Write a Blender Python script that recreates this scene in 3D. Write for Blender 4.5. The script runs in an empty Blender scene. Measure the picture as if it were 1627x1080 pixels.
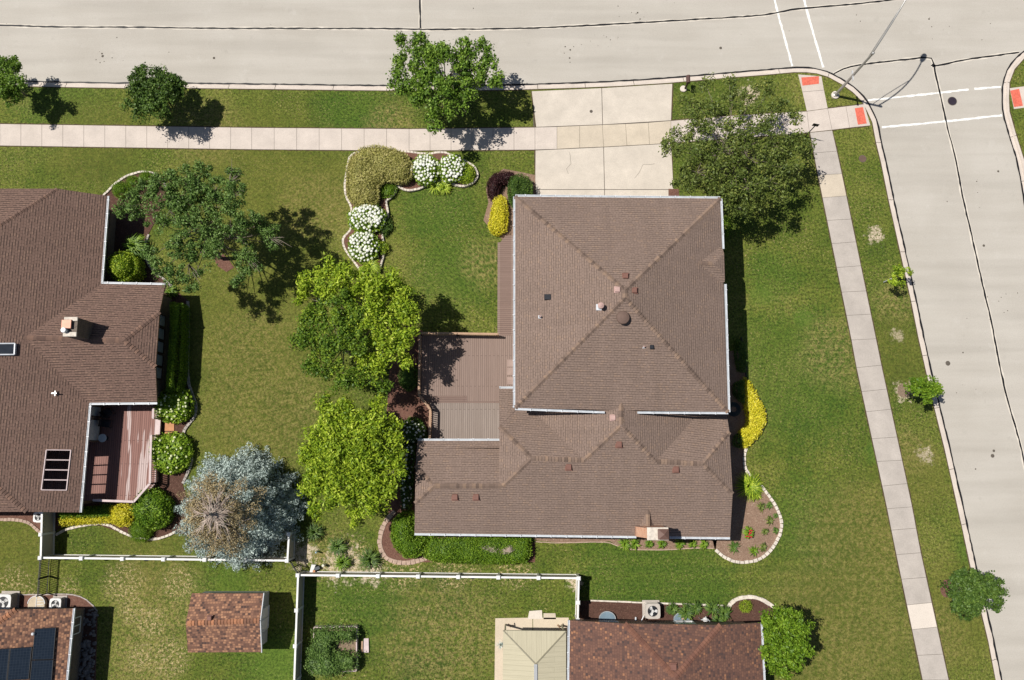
import bpy, bmesh, math, random
import numpy as np
from mathutils import Vector
random.seed(7); RNG = np.random.default_rng(7)
# ------------------------------------------------------------------ camera, sky, sun, exposure
S = bpy.context.scene
COL = S.collection
F = 1265.0; DIST = 54.3; TILT = math.radians(8.2)
CAM = Vector((0.0, -DIST*math.sin(TILT), DIST*math.cos(TILT)))
cd = bpy.data.cameras.new('camera'); cam = bpy.data.objects.new('camera', cd); COL.objects.link(cam)
cam.location = CAM; cam.rotation_euler = (TILT, 0, 0)
cd.sensor_fit = 'HORIZONTAL'; cd.sensor_width = 36.0; cd.lens = F/1627.0*36.0; cd.clip_end = 3000; cd.clip_start = 0.5
S.camera = cam
SX, SY = 0.53, -0.14                      # shadow offset per metre of height
sun_dir = Vector((-SX, -SY, 1.0)).normalized()
w = bpy.data.worlds.new('World'); S.world = w; w.use_nodes = True
nt = w.node_tree; nt.nodes.clear()
sky = nt.nodes.new('ShaderNodeTexSky'); sky.sky_type = 'NISHITA'; sky.sun_disc = False
sky.sun_elevation = math.asin(sun_dir.z); sky.sun_rotation = math.atan2(sun_dir.x, sun_dir.y)
bg = nt.nodes.new('ShaderNodeBackground'); bg.inputs['Strength'].default_value = 0.055
wo = nt.nodes.new('ShaderNodeOutputWorld')
nt.links.new(sky.outputs[0], bg.inputs[0]); nt.links.new(bg.outputs[0], wo.inputs[0])
sd = bpy.data.lights.new('sun', 'SUN'); sun = bpy.data.objects.new('sun', sd); COL.objects.link(sun)
sd.energy = 5.0; sd.angle = math.radians(0.5); sd.color = (1.0, 0.96, 0.89)
sun.rotation_euler = sun_dir.to_track_quat('Z', 'Y').to_euler(); sun.location = (0, 0, 60)
S.view_settings.view_transform = 'Standard'; S.view_settings.look = 'None'
S.view_settings.gamma = 1.0; S.view_settings.exposure = 0.13

# ------------------------------------------------------------------ pixel -> place
def ray(px, py):
    u = (px-813.5)/F; v = (540-py)/F
    st, ct = math.sin(TILT), math.cos(TILT)
    return Vector((u, v*ct+st, v*st-ct))
def P(px, py, z=0.0):
    d = ray(px, py); t = (z-CAM.z)/d.z
    return CAM + d*t
class Plane:
    def __init__(s, p0, up2, m):          # p0 on plane, up2 = horizontal uphill direction, m = slope
        s.p0 = Vector(p0); u = Vector((up2[0], up2[1])).normalized()
        s.u = u; s.m = m; s.n = Vector((-m*u.x, -m*u.y, 1.0))
    def px(s, x, y):
        d = ray(x, y); t = s.n.dot(s.p0-CAM)/s.n.dot(d); return CAM+d*t
    def z(s, x, y): return s.p0.z + s.m*((x-s.p0.x)*s.u.x+(y-s.p0.y)*s.u.y)
    def at(s, x, y): return Vector((x, y, s.z(x, y)))

# ------------------------------------------------------------------ materials
def lin(r, g, b):
    f = lambda c: (c/255/12.92) if c/255 <= 0.04045 else ((c/255+0.055)/1.055)**2.4
    return (f(r), f(g), f(b), 1)
def c4(c): return (c[0], c[1], c[2], 1)
class NT:
    def __init__(s, name):
        s.m = bpy.data.materials.new(name); s.m.use_nodes = True; s.t = s.m.node_tree; s.t.nodes.clear()
        s.out = s.n('ShaderNodeOutputMaterial'); s.b = s.n('ShaderNodeBsdfPrincipled')
        s.l(s.b.outputs[0], s.out.inputs[0]); s.b.inputs['Specular IOR Level'].default_value = 0.25
    def n(s, t, **k):
        x = s.t.nodes.new(t)
        for a, b in k.items(): setattr(x, a, b)
        return x
    def l(s, a, b): s.t.links.new(a, b)
    def coord(s, kind='Object'): return s.n('ShaderNodeTexCoord').outputs[kind]
    def noise(s, vec, scale, detail=3, rough=0.55):
        x = s.n('ShaderNodeTexNoise'); x.inputs['Scale'].default_value = scale; x.inputs['Detail'].default_value = detail
        x.inputs['Roughness'].default_value = rough; s.l(vec, x.inputs['Vector']); return x.outputs['Fac']
    def ramp(s, fac, stops, interp='LINEAR'):
        x = s.n('ShaderNodeValToRGB'); e = x.color_ramp; e.interpolation = interp
        while len(e.elements) < len(stops): e.elements.new(0.5)
        for el, (p, c) in zip(e.elements, stops):
            el.position = p; el.color = c4(c) if not isinstance(c, (int, float)) else (c, c, c, 1)
        s.l(fac, x.inputs[0]); return x.outputs[0]
    def mix(s, fac, a, b, mode='MIX'):
        x = s.n('ShaderNodeMix'); x.data_type = 'RGBA'; x.blend_type = mode
        for v, i in ((fac, 0), (a, 6), (b, 7)):
            if isinstance(v, (int, float)): x.inputs[i].default_value = v if i == 0 else (v, v, v, 1)
            elif isinstance(v, (tuple, list)): x.inputs[i].default_value = c4(v)
            else: s.l(v, x.inputs[i])
        return x.outputs[2]
    def math(s, op, a, b=0.0, c=0.0):
        x = s.n('ShaderNodeMath'); x.operation = op
        for v, i in ((a, 0), (b, 1), (c, 2)):
            if isinstance(v, (int, float)): x.inputs[i].default_value = v
            else: s.l(v, x.inputs[i])
        return x.outputs[0]
    def bump(s, h, strength=0.3, dist=0.02):
        x = s.n('ShaderNodeBump'); x.inputs['Strength'].default_value = strength; x.inputs['Distance'].default_value = dist
        s.l(h, x.inputs['Height']); s.l(x.outputs[0], s.b.inputs['Normal'])
    def fin(s, col, rough=0.8, metal=0.0):
        if isinstance(col, (tuple, list)): s.b.inputs['Base Color'].default_value = c4(col)
        else: s.l(col, s.b.inputs['Base Color'])
        s.b.inputs['Roughness'].default_value = rough; s.b.inputs['Metallic'].default_value = metal
        return s.m

def blobs(n, vec, pts, amp=1.5, sc=1.6):
    """soft irregular patches on the ground: pts = (x, y, radius)"""
    wob = n.noise(vec, sc, 5, 0.75)
    res = None
    for (x, y, r) in pts:
        vm = n.n('ShaderNodeVectorMath', operation='DISTANCE'); n.l(vec, vm.inputs[0]); vm.inputs[1].default_value = (x, y, 0)
        d = n.math('DIVIDE', vm.outputs['Value'], r)
        d = n.math('ADD', d, n.math('MULTIPLY', n.math('SUBTRACT', wob, 0.5), amp))
        mr = n.n('ShaderNodeMapRange'); mr.clamp = True
        n.l(d, mr.inputs[0]); mr.inputs[1].default_value = 1.1; mr.inputs[2].default_value = 0.6
        o = mr.outputs[0]
        res = o if res is None else n.math('MAXIMUM', res, o)
    return res

def grass_mat():
    n = NT('lawn_grass'); v = n.coord()
    big = n.noise(v, 0.09, 3, 0.5); mid = n.noise(v, 0.55, 5, 0.6); fine = n.noise(v, 3.2, 6, 0.78); tiny = n.noise(v, 11, 3, 0.8)
    k = n.math('ADD', n.math('MULTIPLY', big, 0.55), n.math('MULTIPLY', mid, 0.45))
    k2 = n.math('ADD', k, n.math('MULTIPLY', n.math('SUBTRACT', fine, 0.5), 0.55))
    col = n.ramp(k2, [(0.28, (0.036, 0.070, 0.008)), (0.44, (0.078, 0.110, 0.013)), (0.57, (0.124, 0.142, 0.023)), (0.78, (0.21, 0.19, 0.052))])
    # lush and dry areas that belong to these lawns
    def w3(l): return [(P(x, y).x, P(x, y).y, r) for x, y, r in l]
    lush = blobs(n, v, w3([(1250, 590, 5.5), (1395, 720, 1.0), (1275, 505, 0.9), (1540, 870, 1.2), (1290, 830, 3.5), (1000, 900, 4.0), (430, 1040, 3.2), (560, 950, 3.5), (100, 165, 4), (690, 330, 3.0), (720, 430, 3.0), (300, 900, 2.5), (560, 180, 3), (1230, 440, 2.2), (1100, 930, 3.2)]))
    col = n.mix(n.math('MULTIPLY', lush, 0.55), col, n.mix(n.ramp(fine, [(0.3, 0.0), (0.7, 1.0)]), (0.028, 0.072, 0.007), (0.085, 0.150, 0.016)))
    dry = blobs(n, v, w3([(1330, 560, 3.0), (1360, 870, 4.5), (1330, 1000, 5.5), (1480, 1010, 2.5), (420, 640, 5), (400, 560, 4), (700, 1010, 4.5), (250, 960, 3.8), (230, 1040, 3.0), (500, 330, 3), (1420, 480, 1.7), (1440, 720, 2.0), (620, 200, 2.2), (30, 1000, 2), (770, 420, 2), (330, 210, 3), (520, 870, 1.6)]))
    speck = n.ramp(n.math('ADD', fine, n.math('MULTIPLY', n.math('SUBTRACT', tiny, 0.5), 0.5)), [(0.44, 0.0), (0.62, 1.0)])
    col = n.mix(n.math('MULTIPLY', dry, n.math('MULTIPLY', speck, 0.72)), col, (0.28, 0.215, 0.085))
    sp2 = n.ramp(n.noise(v, 7.5, 5, 0.85), [(0.565, 0.0), (0.60, 1.0)])
    m2 = n.ramp(n.noise(v, 0.35, 4, 0.7), [(0.40, 0.08), (0.60, 0.9)])
    col = n.mix(n.math('MULTIPLY', sp2, m2), col, (0.34, 0.26, 0.12))
    blk = n.ramp(n.noise(v, 6.5, 6, 0.9), [(0.41, 0.30), (0.49, 0.92), (0.58, 1.5)])
    col = n.mix(1.0, col, blk, 'MULTIPLY')
    for (kx, ky, per, pts_, am) in ((0, 1, 0.95, [(1080, 925, 6.0), (1290, 900, 4.0), (620, 950, 4)], 0.30), (1, -0.22, 0.75, [(1330, 1000, 6.5), (1300, 620, 6)], 0.22), (1, 0.1, 1.1, [(700, 400, 5), (100, 260, 6)], 0.10)):
        dt = n.n('ShaderNodeVectorMath', operation='DOT_PRODUCT'); n.l(v, dt.inputs[0]); dt.inputs[1].default_value = (kx, ky, 0)
        sn = n.math('SINE', n.math('ADD', n.math('MULTIPLY', dt.outputs['Value'], 6.2832/per), n.math('MULTIPLY', mid, 2.5)))
        f_ = n.math('MULTIPLY', blobs(n, v, w3(pts_)), n.math('MULTIPLY', n.math('ADD', sn, 1.0), am*0.5))
        col = n.mix(f_, col, (0.030, 0.075, 0.008))
    bare = blobs(n, v, w3([(1391, 374, 0.55), (1425, 533, 0.42), (1437, 621, 0.62), (1470, 723, 0.55), (1000, 135, 0.01), (545, 895, 1.2), (590, 905, 0.9), (480, 880, 0.9), (912, 925, 0.5), (1190, 150, 0.7)]), 4.5, 2.2)
    br = n.ramp(n.noise(v, 4.0, 6, 0.85), [(0.43, 0.0), (0.49, 1.0)])
    col = n.mix(n.math('MULTIPLY', bare, br), col, n.mix(n.ramp(tiny, [(0.35, 0.0), (0.6, 1.0)]), (0.30, 0.22, 0.14), (0.66, 0.56, 0.42)))
    olive = blobs(n, v, w3([(410, 290, 6.5), (420, 520, 8), (400, 660, 5), (500, 300, 4), (150, 225, 4), (1340, 1010, 6), (1370, 850, 4), (1420, 560, 3), (1450, 760, 3), (1500, 980, 4), (250, 860, 4), (20, 870, 4)]))
    col = n.mix(n.math('MULTIPLY', olive, 0.40), col, n.mix(n.ramp(fine, [(0.35, 0.0), (0.65, 1.0)]), (0.074, 0.080, 0.012), (0.165, 0.152, 0.030)))
    bright = blobs(n, v, w3([(1395, 718, 0.95), (1277, 505, 0.8), (1210, 470, 0.9), (370, 928, 1.4), (1545, 880, 0.8), (440, 1050, 1.8)]))
    col = n.mix(n.math('MULTIPLY', n.math('MULTIPLY', bright, 0.42), n.ramp(fine, [(0.35, 0.2), (0.65, 1.0)])), col, (0.085, 0.17, 0.02))
    straw = blobs(n, v, w3([(195, 925, 1.5), (240, 990, 1.1), (270, 1045, 1.4), (225, 1045, 1.0), (285, 925, 1.2), (210, 970, 1.0), (20, 935, 1.6), (110, 935, 0.8), (560, 880, 1.3), (520, 900, 1.1), (640, 905, 1.5), (720, 905, 1.6), (820, 905, 1.4)]))
    col = n.mix(n.math('MULTIPLY', straw, n.ramp(n.noise(v, 5.5, 6, 0.85), [(0.53, 0.0), (0.57, 0.9)])), col, (0.52, 0.39, 0.21))
    n.bump(n.math('ADD', fine, n.math('MULTIPLY', tiny, 0.6)), 0.9, 0.09)
    return n.fin(col, 0.95)

def conc_mat(name, base, var=0.12, stain=0.5):
    n = NT(name); v = n.coord(); a = n.noise(v, 0.8, 5, 0.65); b = n.noise(v, 14, 4, 0.8)
    col = n.mix(n.ramp(a, [(0.3, 0.0), (0.7, 1.0)]), tuple(c*(1-var) for c in base), tuple(c*(1+var*0.7) for c in base))
    col = n.mix(0.28, col, n.ramp(b, [(0.3, 0.35), (0.55, 1.0)]), 'MULTIPLY')
    st = n.ramp(n.noise(v, 2.3, 6, 0.8), [(0.60, 0.0), (0.72, stain)])
    col = n.mix(st, col, tuple(c*0.72 for c in base))
    col = n.mix(n.ramp(n.noise(v, 0.35, 5, 0.7), [(0.48, 0.0), (0.68, 0.35)]), col, tuple(c*0.80 for c in base))
    n.bump(b, 0.12, 0.01); return n.fin(col, 0.9)

def road_mat():
    n = NT('road_concrete'); v = n.coord(); mp = n.n('ShaderNodeMapping'); n.l(v, mp.inputs[0]); mp.inputs['Scale'].default_value = (0.12, 1.3, 1)
    a = n.noise(mp.outputs[0], 1.0, 5, 0.6); b = n.noise(v, 0.25, 3, 0.5); s = n.noise(v, 18, 3, 0.8); s2 = n.noise(v, 5, 6, 0.85)
    col = n.mix(n.ramp(n.math('ADD', n.math('MULTIPLY', a, 0.5), n.math('MULTIPLY', b, 0.5)), [(0.35, 0.0), (0.65, 1.0)]), (0.392, 0.360, 0.314), (0.452, 0.419, 0.372))
    mp3 = n.n('ShaderNodeMapping'); n.l(v, mp3.inputs[0]); mp3.inputs['Scale'].default_value = (0.05, 0.75, 1); mp3.inputs['Location'].default_value = (0, 0.3, 0)
    col = n.mix(n.ramp(n.noise(mp3.outputs[0], 1.0, 3, 0.5), [(0.50, 0.0), (0.66, 0.30)]), col, (0.31, 0.285, 0.25))
    col = n.mix(n.ramp(n.noise(v, 1.3, 6, 0.75), [(0.60, 0.0), (0.75, 0.35)]), col, (0.27, 0.25, 0.22))
    col = n.mix(n.ramp(n.noise(v, 0.9, 4, 0.7), [(0.28, 0.30), (0.40, 0.0)]), col, (0.50, 0.47, 0.43))
    col = n.mix(0.25, col, n.ramp(s, [(0.35, 0.55), (0.55, 1.0)]), 'MULTIPLY')
    col = n.mix(n.ramp(s2, [(0.70, 0.0), (0.76, 0.6)]), col, (0.16, 0.14, 0.12))
    n.bump(s, 0.12, 0.01); return n.fin(col, 0.9)

def shingle(name, stops, mortar=0.45, bw=0.30, rh=0.145, noise_amt=0.25, shadow_dash=None):
    n = NT(name); uv = n.coord('UV')
    br = n.n('ShaderNodeTexBrick'); n.l(uv, br.inputs['Vector']); br.offset = 0.37; br.offset_frequency = 3; br.squash = 1
    br.inputs['Color1'].default_value = (0, 0, 0, 1); br.inputs['Color2'].default_value = (1, 1, 1, 1); br.inputs['Mortar'].default_value = (0.5, 0.5, 0.5, 1)
    br.inputs['Scale'].default_value = 1; br.inputs['Mortar Size'].default_value = 0.014; br.inputs['Mortar Smooth'].default_value = 0.3
    br.inputs['Brick Width'].default_value = bw; br.inputs['Row Height'].default_value = rh
    g = n.noise(uv, 22, 2, 0.7); q = n.noise(uv, 0.5, 4, 0.6)
    col = n.ramp(br.outputs['Color'], stops)
    col = n.mix(noise_amt, col, n.ramp(g, [(0.3, 0.5), (0.7, 1.3)]), 'MULTIPLY')
    col = n.mix(0.5, col, n.ramp(q, [(0.3, 0.90), (0.7, 1.06)]), 'MULTIPLY')
    col = n.mix(n.math('MULTIPLY', br.outputs['Fac'], 1-mortar), col, (0.02, 0.016, 0.014))  # shadow at the shingle edges, painted as dark lines round each tab
    if shadow_dash:
        sp = n.n('ShaderNodeSeparateXYZ'); n.l(uv, sp.inputs[0]); fr = n.math('FRACT', n.math('DIVIDE', sp.outputs[1], rh))
        gate = n.math('MULTIPLY', n.math('GREATER_THAN', br.outputs['Color'], shadow_dash[0]), n.math('LESS_THAN', fr, shadow_dash[1]))
        col = n.mix(n.math('MULTIPLY', gate, shadow_dash[2]), col, (0.030, 0.020, 0.017))  # dark dashes paint the shadow line below raised tabs
        st = n.n('ShaderNodeMapping'); n.l(uv, st.inputs[0]); st.inputs['Scale'].default_value = (1.4, 0.12, 1)
        col = n.mix(0.5, col, n.ramp(n.noise(st.outputs[0], 1.0, 5, 0.6), [(0.3, 0.88), (0.7, 1.10)]), 'MULTIPLY')
    n.bump(n.math('SUBTRACT', 1.0, br.outputs['Fac']), 0.5, 0.012)
    return n.fin(col, 0.92)

def boards(name, a, b, bw=0.14, gap=(0.03, 0.02, 0.018), wear=None, ln=3.6):
    n = NT(name); uv = n.coord('UV')
    br = n.n('ShaderNodeTexBrick'); n.l(uv, br.inputs['Vector']); br.offset = 0.43; br.offset_frequency = 2
    br.inputs['Color1'].default_value = c4(a); br.inputs['Color2'].default_value = c4(b); br.inputs['Mortar'].default_value = c4(gap)
    br.inputs['Scale'].default_value = 1; br.inputs['Mortar Size'].default_value = 0.010; br.inputs['Mortar Smooth'].default_value = 0.2
    br.inputs['Brick Width'].default_value = ln; br.inputs['Row Height'].default_value = bw
    col = br.outputs['Color']
    mp = n.n('ShaderNodeMapping'); n.l(uv, mp.inputs[0]); mp.inputs['Scale'].default_value = (0.25, 3.5, 1)
    s = n.noise(mp.outputs[0], 3, 4, 0.7)
    col = n.mix(0.35, col, n.ramp(s, [(0.3, 0.7), (0.7, 1.2)]), 'MULTIPLY')
    if wear:
        mp2 = n.n('ShaderNodeMapping'); n.l(uv, mp2.inputs[0]); mp2.inputs['Scale'].default_value = (0.16, 2.6, 1); mp2.inputs['Location'].default_value = (3.1, 0.7, 0)
        wn = n.noise(mp2.outputs[0], 1.2, 3, 0.5)
        wf = n.ramp(wn, [(0.53, 0.0), (0.56, 1.0)])
        sx_ = n.n('ShaderNodeSeparateXYZ'); n.l(uv, sx_.inputs[0]); wf = n.math('MULTIPLY', wf, n.math('GREATER_THAN', n.math('ADD', sx_.outputs[1], n.math('MULTIPLY', sx_.outputs[0], -0.03)), P(200, 700, .4).x+50-1.5+.10))
        col = n.mix(n.math('MULTIPLY', wf, n.math('SUBTRACT', 1.0, br.outputs['Fac'])), col, wear)
    n.bump(n.math('SUBTRACT', 1.0, br.outputs['Fac']), 0.5, 0.01)
    return n.fin(col, 0.75)

def plain(name, col, rough=0.6, metal=0.0, var=0.12, scale=3.0):
    n = NT(name); v = n.coord(); a = n.noise(v, scale, 4, 0.6)
    c = n.mix(n.ramp(a, [(0.3, 0.0), (0.7, 1.0)]), tuple(x*(1-var) for x in col[:3]), tuple(min(1, x*(1+var)) for x in col[:3]))
    n.bump(a, 0.05, 0.01)
    return n.fin(c, rough, metal)

def leafmat(name, stops, trans=0.25, rough=0.5):
    n = NT(name); at = n.n('ShaderNodeAttribute', attribute_name='rnd'); v = n.coord()
    big = n.noise(v, 0.9, 3, 0.6)
    f = n.math('ADD', n.math('MULTIPLY', at.outputs['Fac'], 0.72), n.math('MULTIPLY', n.math('SUBTRACT', big, 0.2), 0.45))
    col = n.ramp(f, stops)
    n.fin(col, rough)
    tr = n.n('ShaderNodeBsdfTranslucent'); n.l(col, tr.inputs[0])
    mx = n.n('ShaderNodeMixShader'); mx.inputs[0].default_value = trans
    n.l(n.b.outputs[0], mx.inputs[1]); n.l(tr.outputs[0], mx.inputs[2]); n.l(mx.outputs[0], n.out.inputs[0])
    return n.m

def mulch_mat(name, a, b, chip=(0.30, 0.22, 0.15), amt=0.5):
    n = NT(name); v = n.coord(); x = n.noise(v, 16, 4, 0.8); y = n.noise(v, 1.1, 3, 0.6)
    col = n.mix(n.ramp(x, [(0.35, 0.0), (0.65, 1.0)]), a, b)
    col = n.mix(n.ramp(n.noise(v, 9, 3, 0.8), [(0.60, 0.0), (0.68, amt)]), col, chip)
    col = n.mix(0.5, col, n.ramp(y, [(0.3, 0.75), (0.7, 1.15)]), 'MULTIPLY')
    n.bump(x, 0.9, 0.05); return n.fin(col, 0.95)

def brickwall(name, a, b, mortar=(0.35, 0.32, 0.28)):
    n = NT(name); v = n.coord('UV')
    br = n.n('ShaderNodeTexBrick'); n.l(v, br.inputs['Vector'])
    br.inputs['Color1'].default_value = c4(a); br.inputs['Color2'].default_value = c4(b); br.inputs['Mortar'].default_value = c4(mortar)
    br.inputs['Scale'].default_value = 1; br.inputs['Mortar Size'].default_value = 0.008
    br.inputs['Brick Width'].default_value = 0.22; br.inputs['Row Height'].default_value = 0.075
    n.bump(n.math('SUBTRACT', 1.0, br.outputs['Fac']), 0.4, 0.008)
    return n.fin(br.outputs['Color'], 0.85)

M = {}
M['grass'] = grass_mat()
M['road'] = road_mat()
M['walk'] = conc_mat('sidewalk_concrete', (0.545, 0.475, 0.42))
M['walk_grey'] = conc_mat('weathered_concrete', (0.43, 0.385, 0.345), 0.15, 0.5)
M['walk_tan'] = conc_mat('tan_concrete', (0.53, 0.455, 0.36))
M['walk_white'] = conc_mat('fresh_concrete', (0.62, 0.55, 0.48), 0.05, 0.1)
M['drive'] = conc_mat('driveway_concrete', (0.545, 0.485, 0.415))
M['kerb'] = conc_mat('kerb_concrete', (0.56, 0.49, 0.43))
M['joint'] = plain('joint_dark', (0.10, 0.085, 0.07), 0.95)
M['tar'] = plain('crack_sealant', (0.012, 0.012, 0.014), 0.5)
M['fringe'] = plain('pale_joint', (0.56, 0.51, 0.44), 0.9)
M['paint'] = plain('road_paint', (0.72, 0.71, 0.68), 0.7, 0, 0.22, 9)
M['redplate'] = plain('tactile_red', (0.58, 0.13, 0.085), 0.8, 0, 0.25, 7)
M['main_shingle'] = shingle('brown_shingles', [(0.0, (0.190, 0.136, 0.110)), (0.5, (0.218, 0.156, 0.127)), (0.8, (0.228, 0.164, 0.132)), (1.0, (0.262, 0.182, 0.138))], 0.75, 0.20, 0.150, 0.18, (0.50, 0.40, 0.40))
M['left_shingle'] = shingle('red_brown_shingles', [(0.0, (0.150, 0.093, 0.073)), (0.5, (0.172, 0.108, 0.085)), (0.8, (0.185, 0.117, 0.092)), (1.0, (0.225, 0.142, 0.106))], 0.7, 0.21, 0.160, 0.18, (0.48, 0.42, 0.68))
M['terra_shingle'] = shingle('orange_blend_shingles', [(0.0, (0.07, 0.045, 0.04)), (0.25, (0.15, 0.078, 0.055)), (0.5, (0.225, 0.118, 0.080)), (0.75, (0.32, 0.165, 0.100)), (1.0, (0.41, 0.22, 0.13))], 0.7, 0.17, 0.15, 0.3)
M['rust_shingle'] = shingle('rust_blend_shingles', [(0.0, (0.065, 0.044, 0.042)), (0.2, (0.115, 0.062, 0.049)), (0.6, (0.150, 0.078, 0.058)), (0.88, (0.18, 0.092, 0.063)), (1.0, (0.30, 0.145, 0.08))], 0.75, 0.17, 0.15, 0.3)
def capmat(name, stops):
    n = NT(name); at = n.n('ShaderNodeAttribute', attribute_name='rnd'); col = n.ramp(at.outputs['Fac'], stops)
    g = n.noise(n.coord(), 20, 2, 0.7); col = n.mix(0.3, col, n.ramp(g, [(0.3, 0.6), (0.7, 1.2)]), 'MULTIPLY'); return n.fin(col, 0.9)
M['main_cap'] = capmat('ridge_cap_brown', [(0, (0.120, 0.084, 0.067)), (0.5, (0.190, 0.134, 0.106)), (1, (0.25, 0.170, 0.122))])
M['left_cap'] = capmat('ridge_cap_redbrown', [(0, (0.11, 0.068, 0.054)), (0.6, (0.155, 0.097, 0.075)), (1, (0.20, 0.12, 0.088))])
M['terra_cap'] = capmat('ridge_cap_orange', [(0, (0.13, 0.07, 0.05)), (1, (0.38, 0.17, 0.09))])
M['rust_cap'] = capmat('ridge_cap_rust', [(0, (0.13, 0.062, 0.046)), (1, (0.19, 0.09, 0.06))])
M['gutter'] = plain('white_aluminium', (0.55, 0.57, 0.60), 0.4, 0.0, 0.15)
M['gutter_in'] = plain('gutter_bed', (0.42, 0.45, 0.48), 0.6)
M['soffit'] = plain('fascia_brown', (0.16, 0.105, 0.08), 0.6)
M['brick'] = brickwall('tan_brick', (0.30, 0.19, 0.13), (0.38, 0.25, 0.17))
M['brick_red'] = brickwall('orange_brick', (0.45, 0.20, 0.11), (0.55, 0.30, 0.18))
M['brick_dark'] = brickwall('brown_brick', (0.10, 0.075, 0.06), (0.16, 0.12, 0.09), (0.2, 0.18, 0.16))
M['siding'] = boards('cream_siding', (0.42, 0.38, 0.31), (0.45, 0.41, 0.34), 0.12, (0.2, 0.18, 0.15))
M['deck'] = boards('mauve_deck_boards', (0.222, 0.158, 0.131), (0.240, 0.173, 0.145), 0.14, (0.09, 0.06, 0.05))
M['deck_grey'] = boards('grey_deck_boards', (0.232, 0.185, 0.158), (0.258, 0.208, 0.180), 0.14, (0.09, 0.07, 0.06))
M['deck_red'] = boards('worn_red_deck_boards', (0.20, 0.10, 0.082), (0.255, 0.135, 0.112), 0.14, (0.05, 0.025, 0.025), (0.46, 0.36, 0.34))
M['step'] = boards('walkway_boards', (0.185, 0.125, 0.103), (0.205, 0.14, 0.116), 0.14, (0.08, 0.05, 0.045))
M['wood'] = plain('cedar_wood', (0.38, 0.245, 0.16), 0.7)
M['pinkwood'] = plain('faded_rail_wood', (0.52, 0.42, 0.41), 0.7)
M['dark_wood'] = plain('dark_wood', (0.07, 0.045, 0.035), 0.7)
M['vinyl'] = plain('white_vinyl', (0.70, 0.69, 0.67), 0.45, 0, 0.10)
M['vinyl_panel'] = boards('almond_vinyl', (0.42, 0.38, 0.31), (0.45, 0.41, 0.34), 0.30, (0.40, 0.37, 0.32), None, 9)
M['iron'] = plain('black_iron', (0.02, 0.02, 0.022), 0.45, 0.3)
M['glass'] = plain('window_glass', (0.42, 0.47, 0.50), 0.12, 0.0, 0.1)  # pale base colour stands in for sky reflected in the panes
M['blackglass'] = plain('skylight_glass', (0.03, 0.035, 0.045), 0.12)
M['solar'] = None
M['steel'] = plain('galvanised_steel', (0.42, 0.43, 0.44), 0.4, 0.4)
M['pole'] = plain('pole_aluminium', (0.40, 0.39, 0.38), 0.4, 0.5)
M['copper'] = plain('copper_cap', (0.40, 0.20, 0.14), 0.5, 0.2)
M['vent'] = plain('vent_redbrown', (0.175, 0.085, 0.065), 0.6)
M['vent_pale'] = plain('vent_faded', (0.42, 0.28, 0.25), 0.6)
M['black'] = plain('black_plastic', (0.02, 0.022, 0.028), 0.45)
M['acgrey'] = plain('unit_beige', (0.44, 0.40, 0.36), 0.5)
M['acwhite'] = plain('unit_white', (0.62, 0.61, 0.60), 0.5)
M['stone'] = plain('cream_stone', (0.56, 0.50, 0.43), 0.85, 0, 0.25, 5)
M['stone_grey'] = plain('grey_stone', (0.36, 0.32, 0.29), 0.85, 0, 0.3, 5)
M['pinkstone'] = plain('pink_paver', (0.40, 0.29, 0.23), 0.9, 0, 0.2, 5)
M['mulch'] = mulch_mat('dark_mulch', (0.055, 0.028, 0.020), (0.13, 0.065, 0.048))
M['mulch_red'] = mulch_mat('red_mulch', (0.10, 0.045, 0.033), (0.21, 0.11, 0.08))
M['mulch_tan'] = mulch_mat('tan_mulch', (0.17, 0.105, 0.072), (0.32, 0.215, 0.155), (0.55, 0.45, 0.33), 0.6)
M['soil'] = mulch_mat('dry_soil', (0.14, 0.10, 0.07), (0.30, 0.22, 0.15), (0.42, 0.33, 0.22), 0.6)
M['rock'] = plain('dark_rock', (0.16, 0.145, 0.14), 0.8, 0, 0.45, 3)
M['tanmetal'] = boards('tan_metal_panels', (0.425, 0.385, 0.275), (0.435, 0.395, 0.283), 0.30, (0.37, 0.335, 0.235), None, 12)
M['tan_trim'] = plain('tan_trim', (0.40, 0.37, 0.27), 0.5)
M['orange'] = plain('orange_tile', (0.45, 0.22, 0.11), 0.8)
M['bark'] = plain('grey_bark', (0.20, 0.165, 0.13), 0.9, 0, 0.3, 8)
M['bark_pale'] = plain('pale_bark', (0.36, 0.32, 0.27), 0.9, 0, 0.3, 8)
L = leafmat
M['lf_maple'] = L('maple_leaves', [(0.1, (0.042, 0.098, 0.012)), (0.5, (0.125, 0.22, 0.024)), (0.9, (0.28, 0.41, 0.055))])
M['lf_deep'] = L('deep_green_leaves', [(0.1, (0.030, 0.066, 0.013)), (0.5, (0.078, 0.142, 0.024)), (0.9, (0.17, 0.26, 0.045))])
M['lf_olive'] = L('olive_leaves', [(0.1, (0.045, 0.072, 0.014)), (0.5, (0.125, 0.170, 0.034)), (0.80, (0.23, 0.265, 0.06)), (0.97, (0.46, 0.40, 0.09))])
M['lf_blue'] = L('bluegreen_leaves', [(0.1, (0.045, 0.090, 0.018)), (0.5, (0.110, 0.195, 0.040)), (0.9, (0.26, 0.37, 0.10))])
M['lf_lime'] = L('lime_leaves', [(0.1, (0.075, 0.150, 0.008)), (0.38, (0.20, 0.305, 0.018)), (0.70, (0.42, 0.53, 0.04)), (0.95, (0.76, 0.80, 0.15))], 0.3)
M['lf_gold'] = L('gold_leaves', [(0.1, (0.34, 0.34, 0.015)), (0.45, (0.66, 0.60, 0.03)), (0.8, (0.86, 0.76, 0.08)), (0.98, (0.88, 0.82, 0.35))], 0.3)
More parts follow.
